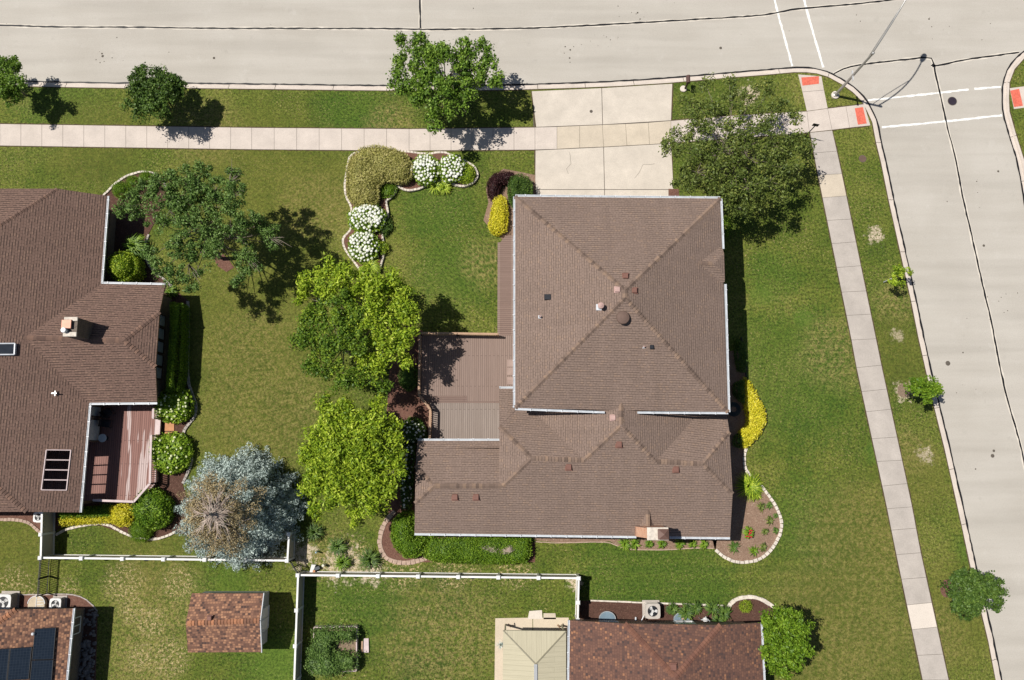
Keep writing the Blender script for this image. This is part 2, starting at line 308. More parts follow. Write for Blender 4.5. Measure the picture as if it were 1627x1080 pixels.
M['lf_green'] = L('fresh_green_leaves', [(0.1, (0.050, 0.115, 0.008)), (0.5, (0.14, 0.25, 0.016)), (0.9, (0.30, 0.43, 0.04))], 0.3)
M['lf_hyd'] = L('bright_broad_leaves', [(0.1, (0.09, 0.18, 0.012)), (0.5, (0.22, 0.35, 0.025)), (0.9, (0.42, 0.54, 0.06))], 0.3)
M['lf_midlime'] = L('mixed_green_leaves', [(0.1, (0.050, 0.110, 0.012)), (0.5, (0.125, 0.215, 0.022)), (0.75, (0.25, 0.35, 0.03)), (0.92, (0.52, 0.60, 0.06))], 0.3)
M['lf_mid'] = L('mid_green_leaves', [(0.1, (0.038, 0.090, 0.014)), (0.5, (0.095, 0.175, 0.030)), (0.9, (0.21, 0.31, 0.06))])
M['lf_ochre'] = L('ochre_green_leaves', [(0.1, (0.20, 0.20, 0.045)), (0.5, (0.41, 0.39, 0.115)), (0.85, (0.60, 0.53, 0.22)), (0.98, (0.68, 0.58, 0.30))])
M['lf_red'] = L('burgundy_leaves', [(0.1, (0.020, 0.008, 0.009)), (0.5, (0.050, 0.018, 0.020)), (0.9, (0.10, 0.038, 0.036))])
M['lf_spruce'] = L('blue_spruce_needles', [(0.1, (0.21, 0.265, 0.25)), (0.5, (0.42, 0.50, 0.46)), (0.9, (0.68, 0.76, 0.69))], 0.08, 0.7)
M['lf_beige'] = L('dried_needles', [(0.1, (0.20, 0.15, 0.07)), (0.5, (0.38, 0.30, 0.16)), (0.9, (0.54, 0.45, 0.27))], 0.08, 0.8)
M['twig'] = L('dead_twigs', [(0.1, (0.28, 0.21, 0.17)), (0.9, (0.56, 0.46, 0.39))], 0.0, 0.9)
M['bloom'] = L('white_petals', [(0.1, (0.62, 0.64, 0.50)), (0.6, (0.78, 0.78, 0.70)), (0.95, (0.85, 0.85, 0.80))], 0.1, 0.8)
M['bloom_cream'] = L('cream_petals', [(0.1, (0.48, 0.52, 0.24)), (0.9, (0.72, 0.74, 0.48))], 0.1, 0.8)
M['rose'] = plain('red_petals', (0.45, 0.02, 0.03), 0.6)
def solar_mat():
    n = NT('solar_cells'); uv = n.coord('UV'); br = n.n('ShaderNodeTexBrick'); n.l(uv, br.inputs['Vector']); br.offset = 0
    br.inputs['Color1'].default_value = (0.011, 0.018, 0.030, 1); br.inputs['Color2'].default_value = (0.014, 0.022, 0.036, 1); br.inputs['Mortar'].default_value = (0.035, 0.045, 0.06, 1)
    br.inputs['Scale'].default_value = 1; br.inputs['Mortar Size'].default_value = 0.006; br.inputs['Brick Width'].default_value = 0.16; br.inputs['Row Height'].default_value = 0.16
    return n.fin(br.outputs['Color'], 0.3)
M['solar'] = solar_mat()

# ------------------------------------------------------------------ objects
def props(o, label=None, cat=None, group=None, kind=None):
    if label: o['label'] = label
    if cat: o['category'] = cat
    if group: o['group'] = group
    if kind: o['kind'] = kind
    return o
def wloc(o):
    v = Vector((0, 0, 0))
    while o is not None: v += o.location; o = o.parent
    return v
def T(name, label, cat, loc, group=None):
    o = bpy.data.objects.new(name, None); COL.objects.link(o); o.location = Vector(loc); o.empty_display_size = 0.3
    return props(o, label, cat, group)
class MB:
    def __init__(s): s.v = []; s.f = []; s.mi = []; s.r = []
    def face(s, pts, mi=0, r=None):
        b = len(s.v); s.v += [tuple(p) for p in pts]; s.f.append(tuple(range(b, b+len(pts)))); s.mi.append(mi); s.r.append(random.random() if r is None else r)
    def mesh(s, V, Fc, mi=0, r=None):
        b = len(s.v); s.v += [tuple(p) for p in V]; rr = random.random() if r is None else r
        for f in Fc: s.f.append(tuple(i+b for i in f)); s.mi.append(mi); s.r.append(rr)
    def box(s, x0, x1, y0, y1, z0, z1, mi=0, bev=0.0):
        if x0 > x1: x0, x1 = x1, x0
        if y0 > y1: y0, y1 = y1, y0
        s.prism([(x0, y0), (x1, y0), (x1, y1), (x0, y1)], z0, z1, mi, bev)
    def prism(s, pts, z0, z1, mi=0, bev=0.0, sidemi=None, bottom=True):
        a = sum(pts[i][0]*pts[(i+1) % len(pts)][1]-pts[(i+1) % len(pts)][0]*pts[i][1] for i in range(len(pts)))
        if a < 0: pts = list(reversed(pts))
        n = len(pts); zt = (lambda p: z1(p)) if callable(z1) else (lambda p: z1)
        sm = mi if sidemi is None else sidemi
        V = [(p[0], p[1], z0) for p in pts]
        if bev:
            cx = sum(p[0] for p in pts)/n; cy = sum(p[1] for p in pts)/n
            def ins(p):
                d = math.hypot(p[0]-cx, p[1]-cy) or 1; k = max(0.2, 1-bev*1.3/d); return (cx+(p[0]-cx)*k, cy+(p[1]-cy)*k)
            V += [(p[0], p[1], zt(p)-bev) for p in pts]+[(ins(p)[0], ins(p)[1], zt(p)) for p in pts]
            Fc = [(i, (i+1) % n, n+(i+1) % n, n+i) for i in range(n)]+[(n+i, n+(i+1) % n, 2*n+(i+1) % n, 2*n+i) for i in range(n)]
            s.mesh(V, Fc, sm); s.mesh(V, [tuple(range(2*n, 3*n))], mi)
        else:
            V += [(p[0], p[1], zt(p)) for p in pts]
            s.mesh(V, [(i, (i+1) % n, n+(i+1) % n, n+i) for i in range(n)], sm); s.mesh(V, [tuple(range(n, 2*n))], mi)
        if bottom: s.mesh(V[:n], [tuple(reversed(range(n)))], sm)
    def beam(s, a, b, wd, ht, mi=0):      # rectangular bar from a to b (centre line), width horizontal
        a = Vector(a); b = Vector(b); d = (b-a).normalized(); sd_ = d.cross(Vector((0, 0, 1)))
        if sd_.length < 1e-4: sd_ = Vector((1, 0, 0))
        sd_.normalize(); up = sd_.cross(d); c = []
        for p in (a, b):
            for (i, j) in ((-1, -1), (1, -1), (1, 1), (-1, 1)): c.append(p+sd_*wd/2*i+up*ht/2*j)
        s.mesh(c, [(0, 1, 2, 3)[::-1], (4, 5, 6, 7), (0, 1, 5, 4), (1, 2, 6, 5), (2, 3, 7, 6), (3, 0, 4, 7)], mi)
    def tube(s, pts, rad, n=8, mi=0, cap=True):
        pts = [Vector(p) for p in pts]; V = []; k = len(pts)
        if isinstance(rad, (int, float)): rad = [rad]*k
        for i, p in enumerate(pts):
            d = (pts[min(i+1, k-1)]-pts[max(i-1, 0)]).normalized()
            u = d.cross(Vector((0, 0, 1)));
            if u.length < 0.05: u = d.cross(Vector((1, 0, 0)))
            u.normalize(); v = d.cross(u)
            for j in range(n):
                a = 2*math.pi*j/n; V.append(p+(u*math.cos(a)+v*math.sin(a))*rad[i])
        Fc = [(i*n+j, i*n+(j+1) % n, (i+1)*n+(j+1) % n, (i+1)*n+j) for i in range(k-1) for j in range(n)]
        if cap: Fc += [tuple(range(n))[::-1], tuple(range((k-1)*n, k*n))]
        s.mesh(V, Fc, mi)
    def lathe(s, c, prof, n=20, mi=0):
        c = Vector(c); V = []
        for (r, z) in prof:
            for j in range(n): a = 2*math.pi*j/n; V.append(c+Vector((r*math.cos(a), r*math.sin(a), z)))
        k = len(prof)
        Fc = [(i*n+j, i*n+(j+1) % n, (i+1)*n+(j+1) % n, (i+1)*n+j) for i in range(k-1) for j in range(n)]+[tuple(range(n))[::-1], tuple(range((k-1)*n, k*n))]
        s.mesh(V, Fc, mi)
    def ball(s, c, r, mi=0, sq=1.0, sub=1, jit=0.0, rr=None):
        V, Fc = ICO[sub]; c = Vector(c)
        s.mesh([(c.x+v[0]*r*(1+random.uniform(-jit, jit)), c.y+v[1]*r*(1+random.uniform(-jit, jit)), c.z+v[2]*r*sq*(1+random.uniform(-jit, jit))) for v in V], Fc, mi, rr)
    def strip(s, pts, wd, z=None, mi=0, jit=0.0, n=None):
        pts = [Vector(p) for p in pts]; Lf = []; R = []
        for i, p in enumerate(pts):
            d = (pts[min(i+1, len(pts)-1)]-pts[max(i-1, 0)]); d.z = 0; d.normalize(); q = Vector((-d.y, d.x, 0))
            w_ = wd*(1+random.uniform(-jit, jit)); zz = p.z if z is None else z
            Lf.append((p.x+q.x*w_/2, p.y+q.y*w_/2, zz)); R.append((p.x-q.x*w_/2, p.y-q.y*w_/2, zz))
        for i in range(len(pts)-1): s.face([Lf[i], R[i], R[i+1], Lf[i+1]][::-1], mi)
    def build(s, name, mats, parent=None, label=None, cat=None, group=None, kind=None, smooth=False, uv=True, skirt=0.0, origin=None):
        if not isinstance(mats, (list, tuple)): mats = [mats]
        V = [Vector(v) for v in s.v]
        if parent is not None: o0 = wloc(parent)
        elif origin is not None: o0 = Vector(origin)
        elif kind == 'structure': o0 = Vector((0, 0, 0))
        else:
            xs = [v.x for v in V]; ys = [v.y for v in V]; o0 = Vector(((min(xs)+max(xs))/2, (min(ys)+max(ys))/2, min(v.z for v in V)))
        me = bpy.data.meshes.new(name); me.from_pydata([tuple(v-o0) for v in V], [], s.f)
        me.polygons.foreach_set('material_index', s.mi)
        if smooth: me.polygons.foreach_set('use_smooth', [True]*len(s.f))
        at = me.attributes.new('rnd', 'FLOAT', 'FACE'); at.data.foreach_set('value', s.r)
        if uv:
            ul = me.uv_layers.new(name='UVMap'); me.update(); data = ul.data
            for p in me.polygons:
                nn = p.normal
                if abs(nn.z) > 0.995 : e = Vector((1, 0, 0)); g = Vector((0, 1, 0))
                else:
                    e = Vector((0, 0, 1)).cross(nn).normalized(); g = nn.cross(e)
                if UVROT[0] == 2: e, g = g, e
                elif UVROT[0] == 1 and abs(nn.z) > 0.8: e = Vector((0, 1, 0)); g = Vector((1, 0, 0))
                for li in p.loop_indices:
                    co = me.vertices[me.loops[li].vertex_index].co+o0
                    data[li].uv = (co.dot(e)+50, co.dot(g)+50)
        for m_ in mats: me.materials.append(m_)
        me.update(); o = bpy.data.objects.new(name, me); COL.objects.link(o)
        if parent is not None: o.parent = parent
        else: o.location = o0
        if skirt:
            bm = bmesh.new(); bm.from_mesh(me); bmesh.ops.remove_doubles(bm, verts=bm.verts, dist=0.02)
            be = [e for e in bm.edges if e.is_boundary]
            r_ = bmesh.ops.extrude_edge_only(bm, edges=be)
            vs = [g for g in r_['geom'] if isinstance(g, bmesh.types.BMVert)]; fs = [g for g in r_['geom'] if isinstance(g, bmesh.types.BMFace)]
            for v_ in vs: v_.co.z -= skirt
            for f_ in fs: f_.material_index = len(mats)-1
            bm.to_mesh(me); bm.free()
        return props(o, label, cat, group, kind)
UVROT = [0]
def ico(sub):
    bm = bmesh.new(); bmesh.ops.create_icosphere(bm, subdivisions=sub, radius=1.0)
    V = [tuple(v.co) for v in bm.verts]; Fc = [tuple(v.index for v in f.verts) for f in bm.faces]; bm.free(); return V, Fc
ICO = {1: ico(1), 2: ico(2), 3: ico(3)}
def copy_tree(o, loc, label=None):
    c = o.copy(); COL.objects.link(c); c.location = loc
    if label: c['label'] = label
    for ch in [x for x in bpy.data.objects if x.parent == o]:
        d = ch.copy(); COL.objects.link(d); d.parent = c
        for g in [x for x in bpy.data.objects if x.parent == ch]:
            e = g.copy(); COL.objects.link(e); e.parent = d
    return c
def npmesh(name, V, Fc, mats, parent, rnd, mi=None, **kw):
    o0 = wloc(parent) if parent is not None else V.mean(0)*0+np.array([V[:, 0].mean(), V[:, 1].mean(), V[:, 2].min()])
    V = V-np.array(o0)[None]
    me = bpy.data.meshes.new(name); nv, nf, k = len(V), len(Fc), Fc.shape[1]
    me.vertices.add(nv); me.vertices.foreach_set('co', V.astype(np.float32).ravel())
    me.loops.add(nf*k); me.loops.foreach_set('vertex_index', Fc.astype(np.int32).ravel())
    me.polygons.add(nf); me.polygons.foreach_set('loop_start', np.arange(0, nf*k, k, dtype=np.int32))
    if mi is not None: me.polygons.foreach_set('material_index', mi.astype(np.int32))
    at = me.attributes.new('rnd', 'FLOAT', 'FACE'); at.data.foreach_set('value', rnd.astype(np.float32))
    for m_ in mats if isinstance(mats, list) else [mats]: me.materials.append(m_)
    me.update(calc_edges=True); me.validate()
    o = bpy.data.objects.new(name, me); COL.objects.link(o)
    if parent is not None: o.parent = parent
    else: o.location = Vector(o0)
    return props(o, **kw)
def leaves(pts, Ln, Wd, up=0.7, out=None, outw=0.6, fold=0.0):
    """one small leaf-shaped face per point"""
    n = len(pts); nn = RNG.normal(size=(n, 3)); nn[:, 2] = nn[:, 2]*0.8+up
    if out is not None: nn += out*outw
    nn /= np.linalg.norm(nn, axis=1, keepdims=True)
    a = np.cross(nn, RNG.normal(size=(n, 3))); a /= np.linalg.norm(a, axis=1, keepdims=True); b = np.cross(nn, a)
    sc = RNG.uniform(0.65, 1.25, (n, 1)); l_ = Ln*sc/2; w_ = Wd*sc/2
    V = np.stack([pts+a*l_, pts+b*w_+a*l_*0.15, pts-a*l_, pts-b*w_+a*l_*0.15], 1).reshape(-1, 3)
    return V, np.arange(4*n).reshape(n, 4)

def lumps(seed, k=7, amp=0.22):
    r = np.random.default_rng(seed); D = r.normal(size=(k, 3)); D /= np.linalg.norm(D, axis=1, keepdims=True); fr = r.uniform(2, 7, k); ph = r.uniform(0, 6.28, k)
    def f(d): return 1+amp*sum(np.sin(fr[i]*(d@D[i])+ph[i]) for i in range(k))/math.sqrt(k)
    return f

def clumps_mesh(centres, sig, per, leaf, mat, t, r, flat=0.8, outw=1.5, name='crown', up=0.55):
    pts = []; outs = []; rn = []
    for c_ in centres:
        k = int(per*r.uniform(0.6, 1.4)); s_ = sig*r.uniform(0.65, 1.35)
        q = r.normal(size=(k, 3)); q /= np.maximum(0.2, np.linalg.norm(q, axis=1, keepdims=True)); o_ = q.copy(); q = q*s_*(r.uniform(0.5, 1.12, (k, 1))); q[:, 2] *= flat
        q += r.normal(0, s_*0.30, (k, 3))*(r.uniform(0, 1, (k, 1)) < .55)
        pts.append(np.array(c_)+q); outs.append(o_); rn.append(np.clip(r.uniform(0, 1, k)*0.72+0.28*r.uniform(0, 1), 0, 1))
    pts = np.concatenate(pts); outs = np.concatenate(outs); rn = np.concatenate(rn)
    V, Fc = leaves(pts, leaf[0], leaf[1], up, outs, outw)
    npmesh(name, V, Fc, M[mat], t, rn)
def tree(label, base, subs, zc, mat, dens_=1.0, per=95, leaf=(0.17, 0.11), sig=0.34, seed=1, name='maple_tree', trunk_r=0.16, bark='bark', zamp=1.0, twigs=0, zflat=0.75, bare=(), outw=1.2, grow=1.2):
    """subs: traced leaf masses (px, py, radius px); base: trunk foot in the picture or None"""
    r = np.random.default_rng(seed)
    mx = sum(q[0]*q[2] for q in subs)/sum(q[2] for q in subs); my = sum(q[1]*q[2] for q in subs)/sum(q[2] for q in subs)
    c = P(mx, my, zc); bs = Vector((c.x, c.y, 0)) if base is None else P(*base)
    t = T(name, label, 'tree', bs); R0 = max(math.hypot(q[0]-mx, q[1]-my)+q[2] for q in subs)
    mb = MB(); fork = bs.lerp(Vector((c.x, c.y, 0)), .4); fork.z = zc*0.42
    top = Vector((c.x, c.y, zc*0.80))
    mb.tube([bs-Vector((0, 0, .1)), bs+Vector((0, 0, .35)), fork, top], [trunk_r*1.4, trunk_r, trunk_r*.8, trunk_r*.3], 9)
    cent = []
    for (px, py, rp) in subs:
        d = math.hypot(px-mx, py-my)/R0; z = zc+zamp*(0.9*(1-d*d)-0.35)+r.uniform(-.3, .3)*zamp
        sc = P(px, py, z); rm = rp*grow/24.0; k = max(3, int(dens_*(2.5+11*(rm/0.9)**2)))
        st = fork.lerp(top, r.uniform(0, .9)); m1 = st.lerp(sc, .5)+Vector((r.uniform(-.2, .2), r.uniform(-.2, .2), -.15)); low = sc-Vector((0, 0, rm*.35))
        mb.tube([st, m1, low], [trunk_r*.30, trunk_r*.20, trunk_r*.10], 6, cap=False)
        for i in range(k):
            a = r.uniform(0, 6.283); q = rm*math.sqrt(r.uniform(0, 1)); e = sc+Vector((q*math.cos(a), q*math.sin(a), r.uniform(-.6, .5)*rm*zflat)); cent.append(tuple(e))
            if i % 2 == 0: mb.tube([low, low.lerp(e, .6)+Vector((0, 0, -.05)), e], [trunk_r*.12, trunk_r*.08, .008], 4, cap=False)
            for _ in range(twigs):
                e3 = e+Vector(r.normal(size=3))*sig*0.85+(e-st).normalized()*sig*.4; mb.tube([e.lerp(low, .3), e3], [.016, .006], 3, cap=False)
    for (px, py, dx, dy) in bare:
        for _ in range(9):
            a = P(px, py, zc-.2); b = P(px+dx*r.uniform(.4, 1.1)+r.uniform(-9, 9), py+dy*r.uniform(.4, 1.1)+r.uniform(-9, 9), zc+r.uniform(0, .6)); mb.tube([a, a.lerp(b, .5)+Vector((r.uniform(-.1, .1), r.uniform(-.1, .1), 0)), b], [.03, .02, .008], 4, cap=False)
    mb.build('trunk', M[bark], t, smooth=True, uv=False)
    clumps_mesh(cent, sig, per, leaf, mat, t, r, outw=outw)
    return t
def fill(cx, cy, rx, ry, step=19, seed=0, rr=13):
    q = random.Random(seed); o = []; y = cy-ry
    while y <= cy+ry:
        x = cx-rx+(step/2 if int((y-cy+ry)/step) % 2 else 0)
        while x <= cx+rx:
            if ((x-cx)/rx)**2+((y-cy)/ry)**2 <= q.uniform(.78, 1.08): o.append((x+q.uniform(-4, 4), y+q.uniform(-4, 4), rr*q.uniform(.7, 1.2)))
            x += step
        y += step*.87
    return o

def pip(pts, poly):
    x, y = pts[:, 0], pts[:, 1]; ins = np.zeros(len(pts), bool); n = len(poly)
    for i in range(n):
        x1, y1 = poly[i]; x2, y2 = poly[(i+1) % n]
        if y1 == y2: continue
        cnd = ((y1 > y) != (y2 > y)) & (x < (x2-x1)*(y-y1)/(y2-y1)+x1); ins ^= cnd
    return ins
def edist(pts, poly):
    d = np.full(len(pts), 1e9); n = len(poly)
    for i in range(n):
        a = np.array(poly[i]); b = np.array(poly[(i+1) % n]); ab = b-a
        t = np.clip(((pts-a)@ab)/max(1e-9, ab@ab), 0, 1); d = np.minimum(d, np.linalg.norm(pts-(a+t[:, None]*ab), axis=1))
    return d
def ell(cx, cy, rx, ry, n=18, rot=0.0, wob=0.06, seed=3):
    r = random.Random(seed+int(cx*7+cy)); o = []
    for i in range(n):
        a = 2*math.pi*i/n; k = 1+r.uniform(-wob, wob); x = rx*k*math.cos(a); y = ry*k*math.sin(a)
        o.append((cx+x*math.cos(rot)-y*math.sin(rot), cy+x*math.sin(rot)+y*math.cos(rot)))
    return o
def shrub(name, label, cat, polypx, h, mat, leaf=(0.09, 0.055), dens=1.0, edge=0.45, group=None, z0=0.0, bloom=None, nbloom=0, rb=0.09, rough=0.05, part='foliage', parent=None, thin=None, spill=0.05, powr=0.5):
    """a clipped or mounded plant with a traced outline: leaf surface over a leafy core"""
    poly = [(P(x, y, z0+h*0.55).x, P(x, y, z0+h*0.55).y) for x, y in polypx]
    A = np.array(poly); lo, hi = A.min(0), A.max(0); area = 0.5*abs(sum(poly[i][0]*poly[i-1][1]-poly[i-1][0]*poly[i][1] for i in range(len(poly))))
    f = lumps(int(abs(A[0, 0]*100))+3, 8, 1.0)
    def hz(xy):
        d = edist(xy, poly); k = np.clip(d/edge, 0, 1); base = (1-(1-k)**2)**powr
        wob = (f(np.column_stack([xy*0.9, np.zeros(len(xy))]))-1)*rough
        return z0+h*(0.12+0.88*base)*(1+wob), d
    n = int(area/(leaf[0]*leaf[1])*3.4*dens); q = RNG.uniform(lo, hi, (int(n*(hi-lo).prod()/area)+50, 2)); q = q[pip(q, poly)][:n]
    z, d = hz(q)
    dz = RNG.normal(0, 0.035, len(q))*(1+h*0.3)
    top = np.column_stack([q, z+dz])
    # sides
    per = [math.dist(poly[i], poly[(i+1) % len(poly)]) for i in range(len(poly))]; tot = sum(per)
    ns = int(tot*h/(leaf[0]*leaf[1])*2.0*dens); pr = np.array(per)/tot; ii = RNG.choice(len(poly), ns, p=pr); tt = RNG.uniform(0, 1, ns)[:, None]
    a = A[ii]; b = A[(ii+1) % len(poly)]; sxy = a+(b-a)*tt; sxy = sxy+RNG.normal(0, spill, sxy.shape)
    sz = z0+RNG.uniform(0.03, h*0.75, ns)
    pts = np.concatenate([top, np.column_stack([sxy, sz])])
    V, Fc = leaves(pts, leaf[0], leaf[1], 0.75)
    rn = RNG.uniform(0, 1, len(Fc))
    loc = (A[:, 0].mean(), A[:, 1].mean(), z0)
    own = parent is None
    t = T(name, label, cat, loc, group) if own else parent
    # core
    gs = 0.16 if area < 12 else 0.22
    nx = max(3, int((hi[0]-lo[0])/gs)); ny = max(3, int((hi[1]-lo[1])/gs)); gx, gy = np.meshgrid(np.linspace(lo[0], hi[0], nx), np.linspace(lo[1], hi[1], ny))
    g2 = np.column_stack([gx.ravel(), gy.ravel()]); ins = pip(g2, poly); gz, _ = hz(g2); gz = np.where(ins, gz-0.10, z0)
    gv = np.column_stack([g2, gz]); fc = []
    for j in range(ny-1):
        for i in range(nx-1):
            k = j*nx+i; c4_ = (k, k+1, k+1+nx, k+nx)
            if sum(ins[list(c4_)]) >= 3: fc.append(c4_)
    if fc:
        fc = np.array(fc); Fc = np.concatenate([Fc, fc+len(V)]); V = np.concatenate([V, gv]); rn = np.concatenate([rn, RNG.uniform(0, 0.6, len(fc))])
    npmesh(part, V, Fc, M[mat], t, rn)
    if nbloom:
        mb = MB(); cand = RNG.uniform(lo, hi, (nbloom*60, 2)); cand = cand[pip(cand, poly)]; got = []
        for c_ in cand:
            if len(got) >= nbloom: break
            if all((c_[0]-g[0])**2+(c_[1]-g[1])**2 > (rb*1.75)**2 for g in got): got.append(c_)
        if got:
            gz, _ = hz(np.array(got))
            for c_, z_ in zip(got, gz): mb.ball((c_[0], c_[1], z_+0.05), rb*random.uniform(0.6, 1.3), 0, 0.8, 2, 0.13, random.random())
            mb.build('blossoms', M[bloom], t, uv=False)
    return t
def tuft(name, label, cat, cx, cy, r, h, mat, n=90, group=None, wd=0.05, blossoms=None, seed=0, z0=0.0):
    """arching grass-like or daylily clump"""
    c = P(cx, cy, z0+h*0.4); c.z = z0; t = T(name, label, cat, c, group); V = []; Fc = []; rn = []
    R = np.random.default_rng(int(cx*13+cy+seed))
    for i in range(n):
        a = R.uniform(0, 6.283); rr = r*R.uniform(0.35, 1.1); hh = h*R.uniform(0.6, 1.1); d = np.array([math.cos(a), math.sin(a), 0]); s_ = np.array([-d[1], d[0], 0])*wd/2
        p0 = np.array(c)+d*r*0.08*R.uniform(0, 1); p1 = np.array(c)+d*rr*0.5+np.array([0, 0, hh]); p2 = np.array(c)+d*rr+np.array([0, 0, hh*0.5])
        b = len(V); V += [p0-s_, p0+s_, p1+s_, p1-s_, p2+s_*0.2, p2-s_*0.2]; Fc += [(b, b+1, b+2, b+3), (b+3, b+2, b+4, b+5)]; q = R.uniform(0, 1); rn += [q, q]
    npmesh('blades', np.array(V), np.array(Fc), M[mat], t, np.array(rn))
    if blossoms:
        mb = MB()
        for i in range(blossoms[1]):
            a = random.uniform(0, 6.28); q = r*random.uniform(0, 0.8); mb.ball((c.x+q*math.cos(a), c.y+q*math.sin(a), z0+h*1.0), blossoms[2], 0, 0.7, 1, 0.2)
        mb.build('blossoms', M[blossoms[0]], t, uv=False)
    return t
def offset(pts, d):
    o = []
    for i, p in enumerate(pts):
        a = pts[max(i-1, 0)]; b = pts[min(i+1, len(pts)-1)]; t = Vector((b.x-a.x, b.y-a.y, 0)).normalized(); o.append(Vector((p.x-t.y*d, p.y+t.x*d, p.z)))
    return o
def dens(pts, step=0.8, jit=0.0):
    o = []
    for a, b in zip(pts[:-1], pts[1:]):
        k = max(1, int((b-a).length/step))
        for i in range(k):
            q = a.lerp(b, i/k)
            if jit and (o): q = q+Vector((random.uniform(-jit, jit), random.uniform(-jit, jit), 0))
            o.append(q)
    o.append(pts[-1]); return o
def smooth_line(pts, it=2):
    for _ in range(it):
        o = [pts[0]]
        for a, b in zip(pts[:-1], pts[1:]): o += [a.lerp(b, 0.25), a.lerp(b, 0.75)]
        pts = o+[pts[-1]]
    return pts

# ------------------------------------------------------------------ ground, roads, kerbs
ZR = -0.12
mb = MB(); mb.face([(-700, -700, -0.30), (700, -700, -0.30), (700, 700, -0.30), (-700, 700, -0.30)]); mb.build('ground', M['grass'], kind='structure', uv=False)
mb = MB()
yt, yb = P(800, -150).y+0, P(800, 1900).y
mb.face([(-120, -90, ZR), (120, -90, ZR), (120, P(800, -60).y+6, ZR), (-120, P(800, -60).y+6, ZR)]); mb.build('road', M['road'], kind='structure', uv=False)
KW = [(-1500, 118), (-500, 126), (-60, 129), (34, 129), (130, 131), (200, 132), (288, 132), (415, 133.5), (530, 135), (615, 136), (710, 136), (804, 135), (904, 132), (980, 129), (1059, 124), (1163, 115), (1215, 111), (1259, 107), (1280, 107), (1298, 109), (1318, 115), (1342, 128), (1360, 141), (1376, 157), (1386, 176), (1394, 194), (1400, 226), (1408, 258), (1420, 317), (1433, 375), (1444, 424), (1456, 478), (1467, 533), (1481, 595), (1493, 647), (1509, 711), (1524, 778), (1536, 832), (1552, 906), (1568, 972), (1579, 1018), (1590, 1076), (1650, 1330), (1760, 1800)]
KE = [(1760, 1300), (1712, 1000), (1690, 800), (1655, 520), (1627, 317), (1617, 259), (1604, 218), (1593, 179), (1592, 156), (1593, 130), (1602, 106), (1619, 87), (1640, 73), (1690, 55), (1800, 40), (2400, 10)]
KN = [(2400, -160), (1800, -130), (1400, -95), (1100, -65), (830, -52), (400, -53), (-60, -58), (-1500, -70)]
def kerbline(K): return [P(x, y, ZR) for x, y in K]
def kerb(K, name, sgn, far, lname):
    k = kerbline(K)
    sub = dens(k, 1.0)
    mb = MB(); a = offset(sub, 0); b = offset(sub, sgn*0.24); c = offset(sub, sgn*0.28); d = offset(sub, sgn*0.42)
    for i in range(len(sub)-1):
        z1, z2, z3 = ZR+0.006, ZR+0.012, 0.006
        row = [[(a[j].x, a[j].y, z1), (b[j].x, b[j].y, z2), (c[j].x, c[j].y, z3), (d[j].x, d[j].y, z3), (d[j].x, d[j].y, -0.2)] for j in (i, i+1)]
        for q in range(4):
            f = [row[0][q], row[1][q], row[1][q+1], row[0][q+1]]
            mb.face(f if sgn > 0 else f[::-1], 0)
    # joints across the kerb
    acc = 0
    for i in range(1, len(sub)-1):
        acc += (sub[i]-sub[i-1]).length
        if acc > 3.2:
            acc = 0; t = (sub[i+1]-sub[i-1]).normalized()*0.018
            mb.face([(a[i].x-t.x, a[i].y-t.y, ZR+0.012), (a[i].x+t.x, a[i].y+t.y, ZR+0.012), (b[i].x+t.x, b[i].y+t.y, ZR+0.018), (b[i].x-t.x, b[i].y-t.y, ZR+0.018)], 1)
            mb.face([(c[i].x-t.x, c[i].y-t.y, 0.010), (c[i].x+t.x, c[i].y+t.y, 0.010), (d[i].x+t.x, d[i].y+t.y, 0.010), (d[i].x-t.x, d[i].y-t.y, 0.010)], 1)
    mb.build(name, [M['kerb'], M['joint']], kind='structure', uv=False)
    poly = [(p.x, p.y) for p in offset(sub, sgn*0.42)]+far
    mb = MB(); mb.prism(poly, -0.28, 0.0, bottom=False); mb.build(lname, M['grass'], kind='structure', uv=False)
    return sub
kw = kerb(KW, 'kerb', -1, [(-130, -90)], 'lawn')
ke = kerb(KE, 'kerb', -1, [(130, 10), (130, -80)], 'lawn')
kn = kerb(KN, 'kerb', -1, [(-160, 130), (160, 130)], 'lawn')
# verge beyond the roads where the sheets end
def lines(name, segs, wd, mat, z, jit=0.3, step=0.35, wob=0.035):
    mb = MB()
    for s_ in segs:
        pts = [P(x, y, ZR) for x, y in s_]; pts = dens(smooth_line(pts, 1), step, wob); mb.strip(pts, wd, z, 0, jit)
    return mb.build(name, mat, kind='structure', uv=False)
C1 = [(-900, 36), (-50, 40), (0, 40), (100, 43), (230, 43), (330, 45), (400, 45), (530, 45), (620, 45), (670, 47), (760, 46), (830, 45), (900, 42), (1000, 37), (1100, 31), (1207, 25), (1240, 19), (1262, 14), (1340, 8), (1415, 0), (1500, -12), (1800, -50)]
C2 = [(667, -50), (667, 0), (668, 45)]
C3 = [(1325, 117), (1345, 107), (1370, 102), (1425, 96), (1478, 90), (1483, 98), (1486, 118), (1493, 145), (1500, 180), (1507, 210), (1515, 240), (1521, 265), (1530, 317), (1546, 383), (1559, 444), (1575, 510), (1585, 564), (1588, 580), (1600, 635), (1616, 687), (1626, 726), (1680, 1000), (1740, 1300)]
C4 = [(1479, 104), (1490, 104), (1530, 95), (1590, 87), (1619, 83)]
KWp = [(x, y) for x, y in KW[1:-1]]
KEp = KE[1:-1]
lines('road_joint', [C1, C2, C3, C4], 0.24, M['fringe'], ZR+0.004, 0.15, 0.5)
lines('crack_sealant', [C1, C2, C3, C4, KWp, KEp], 0.11, M['tar'], ZR+0.020, 0.35, 0.3, 0.016)
